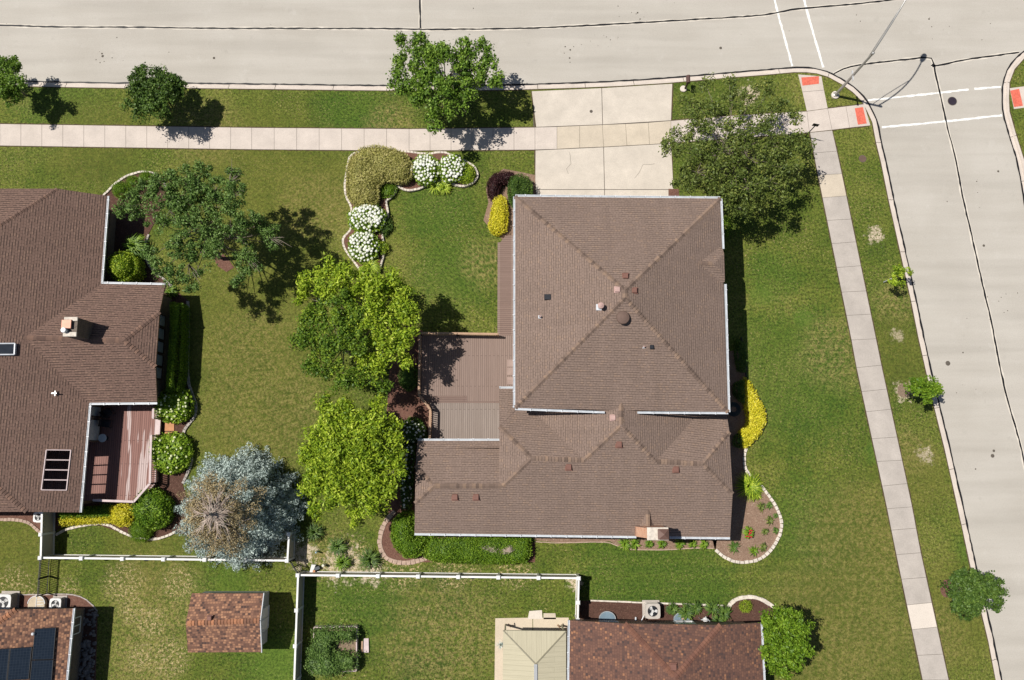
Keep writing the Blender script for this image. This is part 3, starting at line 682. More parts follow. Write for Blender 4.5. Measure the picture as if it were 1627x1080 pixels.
PL = [[(1222, -45), (1230, 0), (1259, 105)], [(1268, -45), (1277, 0), (1308, 107)], [(1379, 159), (1460, 151), (1539, 142)], [(1548, 141), (1590, 138)], [(1401, 202), (1500, 193), (1592, 183)]]
lines('crosswalk_marking', PL, 0.15, M['paint'], ZR+0.009, 0.30, 0.22, 0.016)
# spots and stains on the road: small bits of debris
mb = MB()
for (x, y, r) in [(1506, 577, .13), (1577, 724, .10), (1579, 716, .07), (340, 92, .07), (163, 89, .07), (162, 85, .05), (1145, 76, .08), (906, 79, .05), (905, 92, .05), (898, 74, .04), (1013, 20, .05), (1017, 30, .04), (1563, 390, .07), (1586, 272, .06), (939, 178, .09), (1476, 30, .05), (1530, 560, .04), (1550, 745, .04)]:
    c = P(x, y, ZR); zz = 0.016 if (x, y) == (939, 178) else ZR+0.005
    mb.lathe((c.x, c.y, zz), [(r*1.3, 0), (r*0.9, 0.012), (r*0.2, 0.02)], 9)
rq = random.Random(21)
for i in range(80):
    if i % 3: cx_, cy_ = [(905, 80), (1010, 25), (960, 70), (1560, 300), (1480, 35), (1530, 620), (160, 87), (1350, 30), (1590, 480)][rq.randrange(9)]; x = cx_+rq.gauss(0, 22); y = cy_+rq.gauss(0, 12)
    else: x = rq.uniform(0, 1627); y = rq.uniform(0, 120)
    if not (y < 100 or x > 1500): continue
    c = P(x, y, ZR); r = rq.uniform(.015, .045); mb.lathe((c.x, c.y, ZR+.005), [(r, 0), (r*.6, .01)], 6)
mb.build('road_debris', M['joint'], kind='stuff', uv=False, label='small dark scraps and oil spots scattered over the pale concrete roads', cat='debris')

# ------------------------------------------------------------------ sidewalks, driveway
def slabs(name, left, right, cuts, mats, cmap, z=0.012, gap=0.022, parent=None):
    """left/right are px polylines with equal count; one thin slab per interval of parameter cuts"""
    mb = MB(); Lw = [P(x, y, 0) for x, y in left]; Rw = [P(x, y, 0) for x, y in right]
    def at(W, t):
        t = max(0, min(len(W)-1-1e-6, t)); i = int(t); return W[i].lerp(W[i+1], t-i)
    for k in range(len(cuts)-1):
        t0, t1 = cuts[k], cuts[k+1]; a, b, c, d = at(Lw, t0), at(Lw, t1), at(Rw, t1), at(Rw, t0)
        u = (b-a).normalized()*gap/2; q = [a+u, b-u, c-u, d+u]; mb.prism([(p.x, p.y) for p in q], -0.05, z, cmap(k), 0, bottom=False)
    for t in cuts[1:-1]:
        a, d = at(Lw, t), at(Rw, t); u = Vector((0.03, 0.0, 0)) if abs((a-d).x) < abs((a-d).y) else Vector((0, 0.03, 0))
        mb.face([(a-u)+Vector((0, 0, 0.002)), (d-u)+Vector((0, 0, 0.002)), (d+u)+Vector((0, 0, 0.002)), (a+u)+Vector((0, 0, 0.002))], len(mats)-1)
    return mb.build(name, mats, kind='structure', uv=False)
# walk along the top road (top edge, bottom edge)
TOP = [(-1500, 190), (0, 197), (200, 200), (400, 203), (650, 205), (850, 202.5)]; BOT = [(-1500, 224), (0, 231), (200, 234), (400, 237), (650, 239), (850, 237.5)]
def cutsx(W, step, phase=0):
    out = []; tot = 0
    for i in range(len(W)-1):
        n = max(1, round((W[i+1][0]-W[i][0])/step)); out += [i+j/n for j in range(n)]
    return out+[len(W)-1]
slabs('sidewalk', BOT, TOP, cutsx(BOT, 35.6), [M['walk'], M['walk_grey'], M['joint']], lambda k: 0)
TOP2 = [(850, 202.5), (885, 201.5), (921, 200), (957, 198.5), (994, 197), (1030, 195), (1066, 192)]; BOT2 = [(850, 237.5), (885, 236.5), (921, 234.5), (959, 233), (996, 231), (1032, 229), (1066, 227)]
slabs('sidewalk', BOT2, TOP2, [0, 1, 2, 3, 4, 5, 6], [M['walk'], M['walk_tan'], M['joint']], lambda k: 0 if k == 0 else 1, 0.016)
TOP3 = [(1066, 192), (1103, 189), (1140, 186), (1175, 183), (1210, 181), (1246, 179), (1282, 177), (1315, 172.5), (1344, 169), (1373, 165.5)]; BOT3 = [(1066, 227), (1103, 224), (1140, 221), (1178, 219), (1212, 216), (1248, 213.5), (1286, 210), (1322, 206), (1350, 202.5), (1383, 199)]
slabs('sidewalk', BOT3, TOP3, list(range(10)), [M['walk'], M['walk'], M['joint']], lambda k: 0)
slabs('sidewalk', [(1268, 118), (1275, 146), (1282, 176.5)], [(1305, 121), (1309, 143), (1315, 172)], [0, 1, 2], [M['walk'], M['walk'], M['joint']], lambda k: 0)
LS = [(1287, 210.5), (1292, 243), (1299, 278), (1307, 314), (1316, 350), (1324, 387), (1332, 425), (1341, 464), (1351, 501), (1353, 540), (1363, 584), (1371, 622), (1379, 654), (1387, 697), (1394, 733), (1405, 772), (1411, 808), (1418, 842), (1427, 881), (1436, 920), (1445, 961), (1452, 1000), (1461, 1041), (1468, 1080), (1500, 1240), (1600, 1700)]
RS = [(1322, 207), (1329, 240), (1337, 276), (1343, 311), (1351, 348), (1359, 384), (1367, 422), (1375, 462), (1383, 499), (1392, 538), (1398, 580), (1404, 618), (1411, 650), (1421, 694), (1431, 731), (1440, 768), (1447, 805), (1456, 839), (1464, 878), (1474, 917), (1482, 957), (1489, 996), (1499, 1039), (1507, 1080), (1540, 1240), (1650, 1700)]
def lsx(y): return np.interp(y, [210, 260, 540, 570, 800, 870, 1080, 1240, 1700], [1287, 1296, 1353, 1358, 1408, 1422, 1466, 1500, 1600])
def rsx(y): return np.interp(y, [207, 260, 570, 540, 800, 870, 1080, 1240, 1700][:2]+[540, 570, 800, 870, 1080, 1240, 1700], [1322, 1334, 1392, 1398, 1448, 1461, 1507, 1540, 1650])
LS = [(float(lsx(y)), y) for _, y in LS]; RS = [(float(rsx(y)), y) for _, y in RS]
slabs('sidewalk', LS, RS, list(range(len(LS))), [M['walk_grey'], M['walk_tan'], M['walk_white'], M['joint']], lambda k: {2: 1, 20: 2}.get(k, 0))
M['edge_soil'] = plain('edge_soil', (0.075, 0.055, 0.028), 0.95, 0, 0.4, 6)
mb = MB()
for W_, k_ in ((TOP, 1), (BOT, -1), (TOP3, 1), (BOT3, -1), (LS, 1), (RS, -1)):
    pts = offset(dens([P(x, y, 0) for x, y in W_], .22, .012), .035*k_*(1 if W_ not in (LS, RS) else -1)); mb.strip(pts, .085, .006, 0, .55)
for k_, sub in ((-1, kw), (-1, ke)): mb.strip(dens(offset(sub, k_*.45), .25, .015), .08, .005, 0, .6)
for sg in ([(844.5, 145), (851, 202)], [(850, 239), (849.5, 372)], [(1069, 133), (1067, 192)], [(1067, 228), (1071.5, 372)]): mb.strip(dens([P(x, y, 0) for x, y in sg], .22, .012), .09, .0055, 0, .5)
mb.build('soil_edge', M['edge_soil'], kind='structure', uv=False)
# driveway
mb = MB(); zd = 0.012
def q4(pts, mi=0, z=zd): mb.prism([(P(x, y).x, P(x, y).y) for x, y in pts], -0.05, z, mi, bottom=False)
q4([(845, 145), (955.5, 140), (957, 197.5), (852, 201.5)]); q4([(956.5, 140), (1068, 133), (1066, 191), (958, 197.5)])
q4([(851, 239), (958.5, 234), (960, 300.5), (850.5, 300.5)]); q4([(959.5, 234), (1066, 228), (1070, 300.5), (961, 300.5)])
q4([(850.5, 301.5), (960, 301.5), (961, 372), (850.5, 372)]); q4([(961, 301.5), (1070, 301.5), (1071, 372), (962, 372)])
mb.face([P(846, 146, 0.003), P(1067, 134, 0.003), P(1070, 370, 0.003), P(852, 370, 0.003)][::-1], 1)
cr = [[(905, 242), (907, 260), (900, 268), (903, 276)], [(1040, 260), (1022, 262), (1015, 275), (1008, 283)]]
for c_ in cr: mb.strip(dens([P(x, y, 0.015) for x, y in c_], 0.25, 0.03), 0.02, 0.0150, 1)
mb.build('driveway', [M['drive'], M['joint']], kind='structure', uv=False)
def flat(name, pts, z, mat, label, cat, th=0.02, group=None, ti=None):
    mb = MB(); mb.prism([(P(x, y).x, P(x, y).y) for x, y in pts], z-th, z, 0, 0.004)
    return mb.build(name, mat, label=label, cat=cat, group=group)
def tactile(pts, label):
    t = T('tactile_plate', label, 'tactile plate', P(*[sum(p[i] for p in pts)/4 for i in (0, 1)]), 'red tactile plates at the kerb ramps')
    mb = MB(); W = [P(x, y) for x, y in pts]; mb.prism([(p.x, p.y) for p in W], 0.0, 0.022)
    for i in range(1, 8):
        for j in range(1, 5):
            a = W[0].lerp(W[1], i/8); b = W[3].lerp(W[2], i/8); c = a.lerp(b, j/5); mb.lathe((c.x, c.y, 0.022), [(0.022, 0), (0.012, 0.008)], 6)
    mb.build('plate', M['redplate'], t, uv=False)
tactile([(1273, 123), (1301, 121), (1301, 133), (1275, 136)], 'red tactile plate on the ramp facing the top road')
tactile([(1358, 172), (1371, 170), (1377, 196), (1363, 198)], 'red tactile plate on the ramp beside the street lamp lawn, facing the side road')
mb = MB()
for pts in ([(1604, 140), (1700, 128), (1712, 160), (1611, 173)],): mb.prism([(P(x, y).x, P(x, y).y) for x, y in pts], -0.05, 0.012)
mb.build('sidewalk', M['walk'], kind='structure', uv=False)
tactile([(1605, 144), (1619, 141), (1625, 168), (1611, 170)], 'red tactile plate at the right edge across the side road')
# manholes
def manhole(x, y, z, r, mat, label):
    c = P(x, y, z); t = T('manhole_cover', label, 'manhole cover', c)
    mb = MB(); mb.lathe(c, [(r, 0.0), (r, 0.014), (r*0.9, 0.014)], 28); mb.build('rim', M['joint'], t, uv=False)
    mb = MB(); mb.lathe(c, [(r*0.88, 0.0), (r*0.88, 0.02)], 28)
    for i in range(-4, 5):
        w_ = math.sqrt(max(0, (r*0.8)**2-(i*r*0.17)**2)); mb.box(c.x-w_, c.x+w_, c.y+i*r*0.17-0.012, c.y+i*r*0.17+0.012, z+0.02, z+0.027)
    mb.build('lid', mat, t, uv=False)
manhole(1513, 160.5, ZR, 0.33, plain('cast_iron', (0.045, 0.035, 0.05), 0.5, 0.3), 'dark round iron manhole cover between the two crosswalk lines')
manhole(1370.5, 252, 0.0, 0.27, plain('rusty_iron', (0.13, 0.085, 0.065), 0.7), 'rusty brown round cover set in the verge grass below the corner')

# ------------------------------------------------------------------ house helpers
def gutter(parent, segs, name='gutter', strap=0.95, mats=None):
    """segs run counter-clockwise round the roof, so outward is to the right"""
    for a, b in segs:
        mb = MB(); a = Vector(a); b = Vector(b); d = (b-a).normalized(); o = Vector((d.y, -d.x, 0)).normalized()
        U = Vector((0, 0, 1))
        def row(p): return [p+U*-0.13, p+U*0.00, p+o*0.025+U*0.00, p+o*0.025-U*0.035, p+o*0.092-U*0.035, p+o*0.092+U*0.012, p+o*0.125+U*0.012, p+o*0.125-U*0.12, p-U*0.13]
        r0, r1 = row(a), row(b)
        for i in range(8): mb.face([r0[i], r1[i], r1[i+1], r0[i+1]][::-1], 1 if i == 3 else 0)
        mb.face(r0[1:8]); mb.face(r1[1:8][::-1])
        n = int((b-a).length/strap)
        for i in range(1, n+1):
            p = a+d*(i*strap); mb.beam(p+o*0.0+U*0.014, p+o*0.15+U*0.014, 0.05, 0.01, 0)
            mb.beam(p+d*0.04+o*0.03+U*0.004, p+d*0.04+o*0.10+U*0.004, 0.02, 0.01, 2)
        mb.build(name, [M['gutter'], M['gutter_in'], M['joint']], parent, uv=False)
def caps(mb, A, B, drop=0.085, wd=0.15, step=0.20, lift=0.015):
    A = Vector(A); B = Vector(B)
    if A.z > B.z: A, B = B, A
    d = (B-A); Ln = d.length; d.normalize(); s_ = Vector((d.y, -d.x, 0)).normalized(); U = Vector((0, 0, 1)); n = int(Ln/step)
    for i in range(n):
        p = A+d*(i*step); q = p+d*(step*1.25)
        pl, pr = p+U*(lift+0.05), q+U*lift
        V = [pl, pl+s_*wd-U*drop, pl-s_*wd-U*drop, pr, pr+s_*wd-U*drop, pr-s_*wd-U*drop]
        V += [pl-U*0.04, V[1]-U*0.05, V[2]-U*0.05]
        mb.mesh(V, [(0, 3, 4, 1), (0, 2, 5, 3), (0, 1, 7, 6), (0, 6, 8, 2), (1, 4, 7), (2, 8, 5)])
def walls(mb, pts, z0=0.0, mi=0):
    n = len(pts)
    a = sum(pts[i][0]*pts[(i+1) % n][1]-pts[(i+1) % n][0]*pts[i][1] for i in range(n))
    if a < 0: pts = list(reversed(pts))
    for i in range(n):
        p, q = pts[i], pts[(i+1) % n]; mb.face([(p[0], p[1], z0), (q[0], q[1], z0), (q[0], q[1], q[2]), (p[0], p[1], p[2])], mi)
def opening(parent, a, b, z0, z1, kind='window', cols=2, out=None, framemat='vinyl', panemat='glass'):
    """window or door on a wall line from a to b (plan points, outward to the right)"""
    a = Vector((a[0], a[1], 0)); b = Vector((b[0], b[1], 0)); d = (b-a).normalized(); o = Vector((d.y, -d.x, 0)); U = Vector((0, 0, 1))
    mb = MB(); w_ = (b-a).length
    for (p, q) in ((a+U*z0, b+U*z0), (a+U*z1, b+U*z1)): mb.beam(p+o*0.03, q+o*0.03, 0.07, 0.07)
    for p in [a.lerp(b, i/cols) for i in range(cols+1)]: mb.beam(p+U*(z0+0.036)+o*0.03, p+U*(z1-0.036)+o*0.03, 0.065, 0.065)
    fr = mb.build(kind, M[framemat], parent, uv=False)
    mb = MB(); mb.face([a+U*z0+o*0.012, b+U*z0+o*0.012, b+U*z1+o*0.012, a+U*z1+o*0.012]); mb.build('pane' if kind == 'window' else 'panel', M[panemat], fr)
    return fr
def vent(parent, p, mat='vent', s=0.34, h=0.14, pl=None, name='roof_vent'):
    mb = MB(); p = Vector(p); mb.box(p.x-s/2-0.05, p.x+s/2+0.05, p.y-s/2-0.05, p.y+s/2+0.05, p.z-0.12, p.z+0.02)
    x0, x1, y0, y1 = p.x-s/2, p.x+s/2, p.y-s/2, p.y+s/2
    mb.prism([(x0, y0), (x1, y0), (x1, y1), (x0, y1)], p.z+0.02, p.z+h, 0, 0.03)
    mb.box(x0+0.05, x1-0.05, y0-0.012, y1+0.012, p.z+0.03, p.z+h-0.05)
    return mb.build(name, M[mat], parent, uv=False)
def pipe(parent, p, r=0.05, h=0.35, mat='vent_pale', flash='steel', hood=False):
    mb = MB(); p = Vector(p); mb.lathe(p, [(r, -0.1), (r, h), (r*0.7, h), (r*0.7, h-0.06)], 12)
    if hood: mb.lathe(p+Vector((0, 0, h+0.03)), [(r*1.7, 0), (r*1.7, 0.03), (r*0.4, 0.09)], 14)
    o = mb.build('vent_pipe', M[mat], parent, uv=False)
    mb = MB(); mb.prism([(p.x-r*2.0, p.y-r*1.7), (p.x+r*1.3, p.y-r*1.7), (p.x+r*1.3, p.y+r*1.7), (p.x-r*2.0, p.y+r*1.7)], p.z-0.08, p.z+0.035); mb.lathe(p, [(r*1.5, 0.0), (r*1.1, 0.12)], 12)
    mb.build('flashing', M[flash], o, uv=False)

# ------------------------------------------------------------------ the big hipped house in the middle
UE = 5.1; LE = 2.72; SL = 0.37
NW, NE, SE, SW = P(818.5, 312, UE), P(1144.5, 315, UE), P(1157, 654.5, UE), P(818.5, 648, UE)
H = T('hipped_house', 'two storey house with a big square brown hip roof below the concrete driveway', 'house', Vector(((NW.x+SE.x)/2, (NW.y+SE.y)/2, 0)))
hw = ((NE.x-NW.x)+(SE.x-SW.x))/4; zp = UE+SL*hw
cx = (NW.x+NE.x+SE.x+SW.x)/4; yn_ = (NW.y+NE.y)/2; ys_ = (SW.y+SE.y)/2
RA = Vector((cx+0.0, yn_-hw, zp)); RB = Vector((cx, ys_+hw, zp))
if RA.y < RB.y: RA.y = RB.y = (yn_+ys_)/2; RA.y += 0.4; RB.y -= 0.4
mb = MB()
# east bump-out with its own small hip
EP = Plane(SE, (-1, 0.0), SL)
mb.face([NE, NW, RA]); mb.face([NW, SW, RB, RA]); mb.face([SW, SE, RB]); mb.face([SE, NE, RA, RB])
d1 = P(1148, 391, UE+0.05); d2 = P(1151, 449, UE+0.05); dr = EP.px(1110, 417.5); dz = dr.z
dE = P(1134.5, 418.5, dz); e1 = P(1150.5, 403, UE+0.32); e2 = P(1151.5, 437, UE+0.32)
c1 = P(1148.5, 396, UE+0.10); c2 = P(1151.5, 447, UE+0.10)
mb.face([dE, dr, EP.px(1144, 391), c1, e1]); mb.face([dr, dE, e2, c2, EP.px(1147, 451)]); mb.face([dE, e1, e2])
mb.build('roof', [M['main_shingle'], M['soffit']], H, skirt=0.2)
mb = MB()
for c_ in (NW, SW, SE, NE): caps(mb, c_+Vector((0, 0, 0)), RA if c_ in (NW, NE) else RB)
caps(mb, RA, RB, 0.06); mb.build('ridge_cap', M['main_cap'], H, uv=False); mb = MB(); caps(mb, dr, dE, 0.05, 0.12)
mb.build('ridge_cap', M['main_cap'], H, uv=False)
gut = lambda *p: [(p[i], p[i+1]) for i in range(len(p)-1)]
gutter(H, [(NE, NW), (NW, SW), (SW, P(961, 653.3, UE)), (P(1013, 653.6, UE), SE), (SE, P(1151.2, 451, UE)), (P(1147.8, 395, UE), NE)])
mb = MB(); o_ = 0.55
UWl = [(NW.x+o_, NW.y-o_), (NE.x-o_, NE.y-o_), (SE.x-o_, SE.y+o_), (SW.x+o_, SW.y+o_)]
walls(mb, [(x, y, UE+0.05) for x, y in UWl]); mb.build('wall', M['siding'], H)
mb = MB(); z_ = UE-0.19; mb.prism([(v.x, v.y) for v in (NW+Vector((.03, -.03, 0)), NE+Vector((-.03, -.03, 0)), SE+Vector((-.03, .03, 0)), SW+Vector((.03, .03, 0)))], z_-0.03, z_); mb.build('soffit', M['gutter'], H, uv=False)
gx0, gx1, gy = P(862, 340, 0).x, P(1062, 340, 0).x, UWl[0][1]
opening(H, (gx1, gy+0.02), (gx0+4.2, gy+0.02), 0.02, 2.2, 'garage_door', 4, framemat='vinyl', panemat='vinyl'); opening(H, (gx0+3.6, gy+0.02), (gx0+0.4, gy+0.02), 0.02, 2.2, 'garage_door', 2, framemat='vinyl', panemat='vinyl')
for k in (0.2, 0.5, 0.8):
    x = UWl[0][0]+(UWl[1][0]-UWl[0][0])*k; opening(H, (x+0.7, gy), (x-0.7, gy), 3.6, 4.9)
for k in (0.2, 0.45, 0.75):
    y = UWl[0][1]+(UWl[3][1]-UWl[0][1])*k; opening(H, (UWl[0][0], y+0.7), (UWl[0][0], y-0.7), 3.5, 4.8); opening(H, (UWl[0][0], y+0.8), (UWl[0][0], y-0.8), 1.0, 2.2)
    opening(H, (UWl[1][0], y-0.7), (UWl[1][0], y+0.7), 3.5, 4.8)
# roof furniture of the upper roof
WPu = Plane(SW, (1, 0), SL); SPu = Plane(SW, (0, 1), SL); NPu = Plane(NW, (0, -1), SL)
vent(H, NPu.px(994, 438.5), s=0.30); vent(H, WPu.px(981, 460), 'vent_pale', s=0.30); vent(H, EP.px(1008, 461.5), s=0.30)
p = WPu.px(870, 472); mb = MB(); mb.prism([(p.x-.2, p.y-.17), (p.x+.2, p.y-.17), (p.x+.2, p.y+.17), (p.x-.2, p.y+.17)], p.z-.1, p.z+.12, 0, 0.02); mb.build('exhaust_vent', M['black'], H, uv=False)
p = SPu.px(1035, 551.5); mb = MB(); mb.prism([(p.x-.11, p.y-.12), (p.x+.11, p.y-.12), (p.x+.11, p.y+.12), (p.x-.11, p.y+.12)], p.z-.1, p.z+.2, 0, 0.02); mb.build('exhaust_vent', M['black'], H, uv=False)
pipe(H, WPu.px(858, 503.5), 0.055, 0.30, 'vent_pale', 'gutter'); pipe(H, SPu.px(1023, 551), 0.05, 0.22, 'vent_pale', 'gutter')
pipe(H, WPu.px(953, 488), 0.11, 0.55, 'vent_pale', 'gutter', True)
p = SPu.px(989, 505.5); mb = MB(); mb.lathe(p, [(0.30, -0.1), (0.30, 0.22)], 22, 1); mb.lathe(p+Vector((0, 0, 0.22)), [(0.40, 0), (0.40, 0.05), (0.36, 0.11), (0.2, 0.16), (0.05, 0.175)], 26, 0)
mb.prism([(p.x-.46, p.y-.4), (p.x+.46, p.y-.4), (p.x+.46, p.y+.4), (p.x-.46, p.y+.4)], p.z-.2, lambda q: p.z+0.03+SL*(q[1]-p.y), 1)
mb.build('attic_fan', [plain('fan_bronze', (0.13, 0.085, 0.068), 0.75, 0.0), M['gutter']], H, uv=False)

# lower roofs
A0, B0 = P(658.5, 847, LE), P(1160, 853.5, LE)
e_ = (B0-A0).normalized(); SP = Plane(A0, (-e_.y, e_.x), SL)
R1, R2, V1, R3, R4 = SP.px(845, 728), SP.px(928, 731), SP.px(987, 676), SP.px(1042, 733), SP.px(1117, 737)
H2, Tt, Uu, U2 = SP.px(1164, 785), SP.px(799, 772), SP.px(689, 772), SP.px(659.5, 800)
V2 = P(987, 626, V1.z)
NP1 = Plane(R1, (0, -1), SL); NP2 = Plane(R4, (0, -1), SL); NP3 = Plane(Uu, (0, -1), SL)
H3 = NP1.px(793.5, 677.5); H4 = Vector((H3.x, Tt.y+0.15, H3.z)); H1 = NP2.px(1159, 686)
dq = 3.6; Qw = R2+Vector((-dq, dq, -SL*dq)); Qe = R3+Vector((dq, dq, -SL*dq))
uy = UWl[3][1]; ugy = UWl[0][1]
mb = MB()
mb.face([A0, B0, H2, R4, R3, V1, R2, R1, Tt, Uu, U2])
n1 = NP1.px(793.5, 617); n2 = NP1.px(818, 617); n2x = UWl[0][0]+0.02
mb.face([R1, R2, Qw, NP1.at(Qw.x, uy+0.02), NP1.at(n2x, uy+0.02), NP1.at(n2x, n1.y), n1, H3][::-1])
mb.face([R3, R4, H1, NP2.at(H1.x-0.02, uy+0.02), NP2.at(Qe.x, uy+0.02), Qe])
mb.face([R3, V1, V2, Vector((Qe.x, V2.y, Qe.z)), Qe][::-1]); mb.face([V1, R2, Qw, Vector((Qw.x, V2.y, Qw.z)), V2][::-1])
mb.face([R4, H2, H1]); mb.face([R1, H3, H4, Tt])
w1, w2, w3 = NP3.px(793.5, 700), NP3.px(663.5, 700), NP3.px(660.5, 739)
w1 = Vector((Tt.x, w2.y, w2.z))
mb.face([Uu, w3, w2, w1, Tt+Vector((0, 0, 0))]); mb.face([Uu, U2, w3][::-1])
rf = MB(); rf.v, rf.f, rf.mi, rf.r = mb.v, mb.f, mb.mi, mb.r
def upfix(m):
    for i, f in enumerate(m.f):
        p = [Vector(m.v[j]) for j in f]; nz = sum(p[k].x*p[(k+1) % len(p)].y-p[(k+1) % len(p)].x*p[k].y for k in range(len(p)))
        if nz < 0: m.f[i] = tuple(reversed(f))
upfix(mb); mb.build('lower_roof', [M['main_shingle'], M['soffit']], H, skirt=0.2)
mb = MB()
for a, b in ((Tt, R1), (H3, R1), (R1, R2), (R2, V1), (V1, R3), (R3, R4), (R4, H1), (R4, H2), (Uu, Tt), (Uu, U2), (Uu, w3), (V2, V1)): caps(mb, a, b)
mb.build('ridge_cap', M['main_cap'], H, uv=False)
gutter(H, [(A0, SP.px(1011, 851.6)), (SP.px(1064, 852.4), B0), (w1, w2), (n2, n1)])
mb = MB(); o2 = 0.45
wallp = [(A0.x+o2, A0.y+o2, LE), (B0.x-o2, B0.y+o2, LE), (H2.x-o2, H2.y, H2.z-0.25), (H2.x-o2, H1.y, H1.z-0.25), (H2.x-o2, uy+0.3, NP2.z(0, uy)-0.2), (n1.x+o2, uy+0.3, NP1.z(0, uy)-0.2), (n1.x+o2, H3.y, H3.z-0.25), (n1.x+o2, w1.y-o2, H3.z-0.25),
         (w2.x+o2, w2.y-o2, LE), (w2.x+o2, w3.y-0.1, w3.z-0.3), (w2.x+o2, U2.y+0.1, U2.z-0.3)]
walls(mb, wallp); mb.build('wall', M['brick'], H)
for k in (0.15, 0.35, 0.55): x = A0.x+(B0.x-A0.x)*k; opening(H, (x-0.7, A0.y+o2), (x+0.7, A0.y+o2), 1.0, 2.2)
for k in (0.4, 0.6): y = H2.y+(uy-H2.y)*k; opening(H, (H2.x-o2, y-0.6), (H2.x-o2, y+0.6), 1.0, 2.2)
for k in (0.35, 0.65): y = U2.y+(w3.y-U2.y)*k; opening(H, (w2.x+o2, y+0.4), (w2.x+o2, y-0.4), 1.0, 2.2)
opening(H, (n1.x+o2, uy-0.6), (n1.x+o2, uy-2.6), 0.55, 2.6, 'patio_door', 2)
WPm = Plane(V1, (1, 0), SL)
vent(H, WPm.px(974, 663.5), 'vent_pale', 0.30); vent(H, SP.px(983.5, 706)); vent(H, SP.px(903.5, 742)); vent(H, SP.px(1074, 745.5)); vent(H, SP.px(723, 789.5)); vent(H, SP.px(756.5, 789.5))
# chimney on the south wall with a brick shoulder and a small saddle behind it
ct_ = 4.75
def chim():
    a = P(1029.5, 839, ct_); b = P(1061.5, 857, ct_); x0, x1, y1, y0 = a.x, b.x, a.y, b.y
    mb = MB(); mb.box(x0, x1, y0, y1, 0, ct_-0.12); 
    sx = P(1012, 850, 3.6).x; V = [(sx, y0+0.03, 0), (x0, y0+0.03, 0), (x0, y1-0.03, 0), (sx, y1-0.03, 0), (sx, y0+0.03, 3.35), (x0, y0+0.03, 4.3), (x0, y1-0.03, 4.3), (sx, y1-0.03, 3.35)]
    mb.mesh(V, [(0, 1, 5, 4), (2, 3, 7, 6), (3, 0, 4, 7), (4, 5, 6, 7)])
    ch = mb.build('chimney', M['brick_red'], H)
    mb = MB(); mb.prism([(x0-.05, y0-.05), (x1+.05, y0-.05), (x1+.05, y1+.05), (x0-.05, y1+.05)], ct_-0.12, ct_, 0, 0.03); mb.build('crown', M['stone'], ch, uv=False)
    mb = MB(); xm = P(1045, 848, ct_).x; mb.prism([(xm, y0+.06), (x1-.03, y0+.06), (x1-.03, y1-.06), (xm, y1-.06)], ct_, ct_+0.3); cxm = (xm+x1)/2
    cyy = (y0+y1)/2; mb.mesh([(xm-.04, y0+.02, ct_+.3), (x1, y0+.02, ct_+.3), (x1, y1-.02, ct_+.3), (xm-.04, y1-.02, ct_+.3), (cxm, cyy, ct_+.48)], [(0, 1, 4), (1, 2, 4), (2, 3, 4), (3, 0, 4)])
    mb.build('cap', plain('flue_cap', (0.13, 0.075, 0.06), 0.5), ch, uv=False)
    mb = MB(); r0 = SP.px(1029, 809); g = SP.px(1016, 837); g2 = SP.px(1040, 838); t_ = Vector((r0.x, g.y, r0.z)); t_ = Vector((((g.x+g2.x)/2), g.y, r0.z))
    mb.face([r0, g, t_]); mb.face([r0, t_, g2]); mb.face([g, g2, t_]); upfix(mb); mb.build('saddle', M['main_shingle'], H); mb = MB(); caps(mb, t_, r0, 0.05, 0.13); mb.build('ridge_cap', M['main_cap'], H, uv=False)
chim()

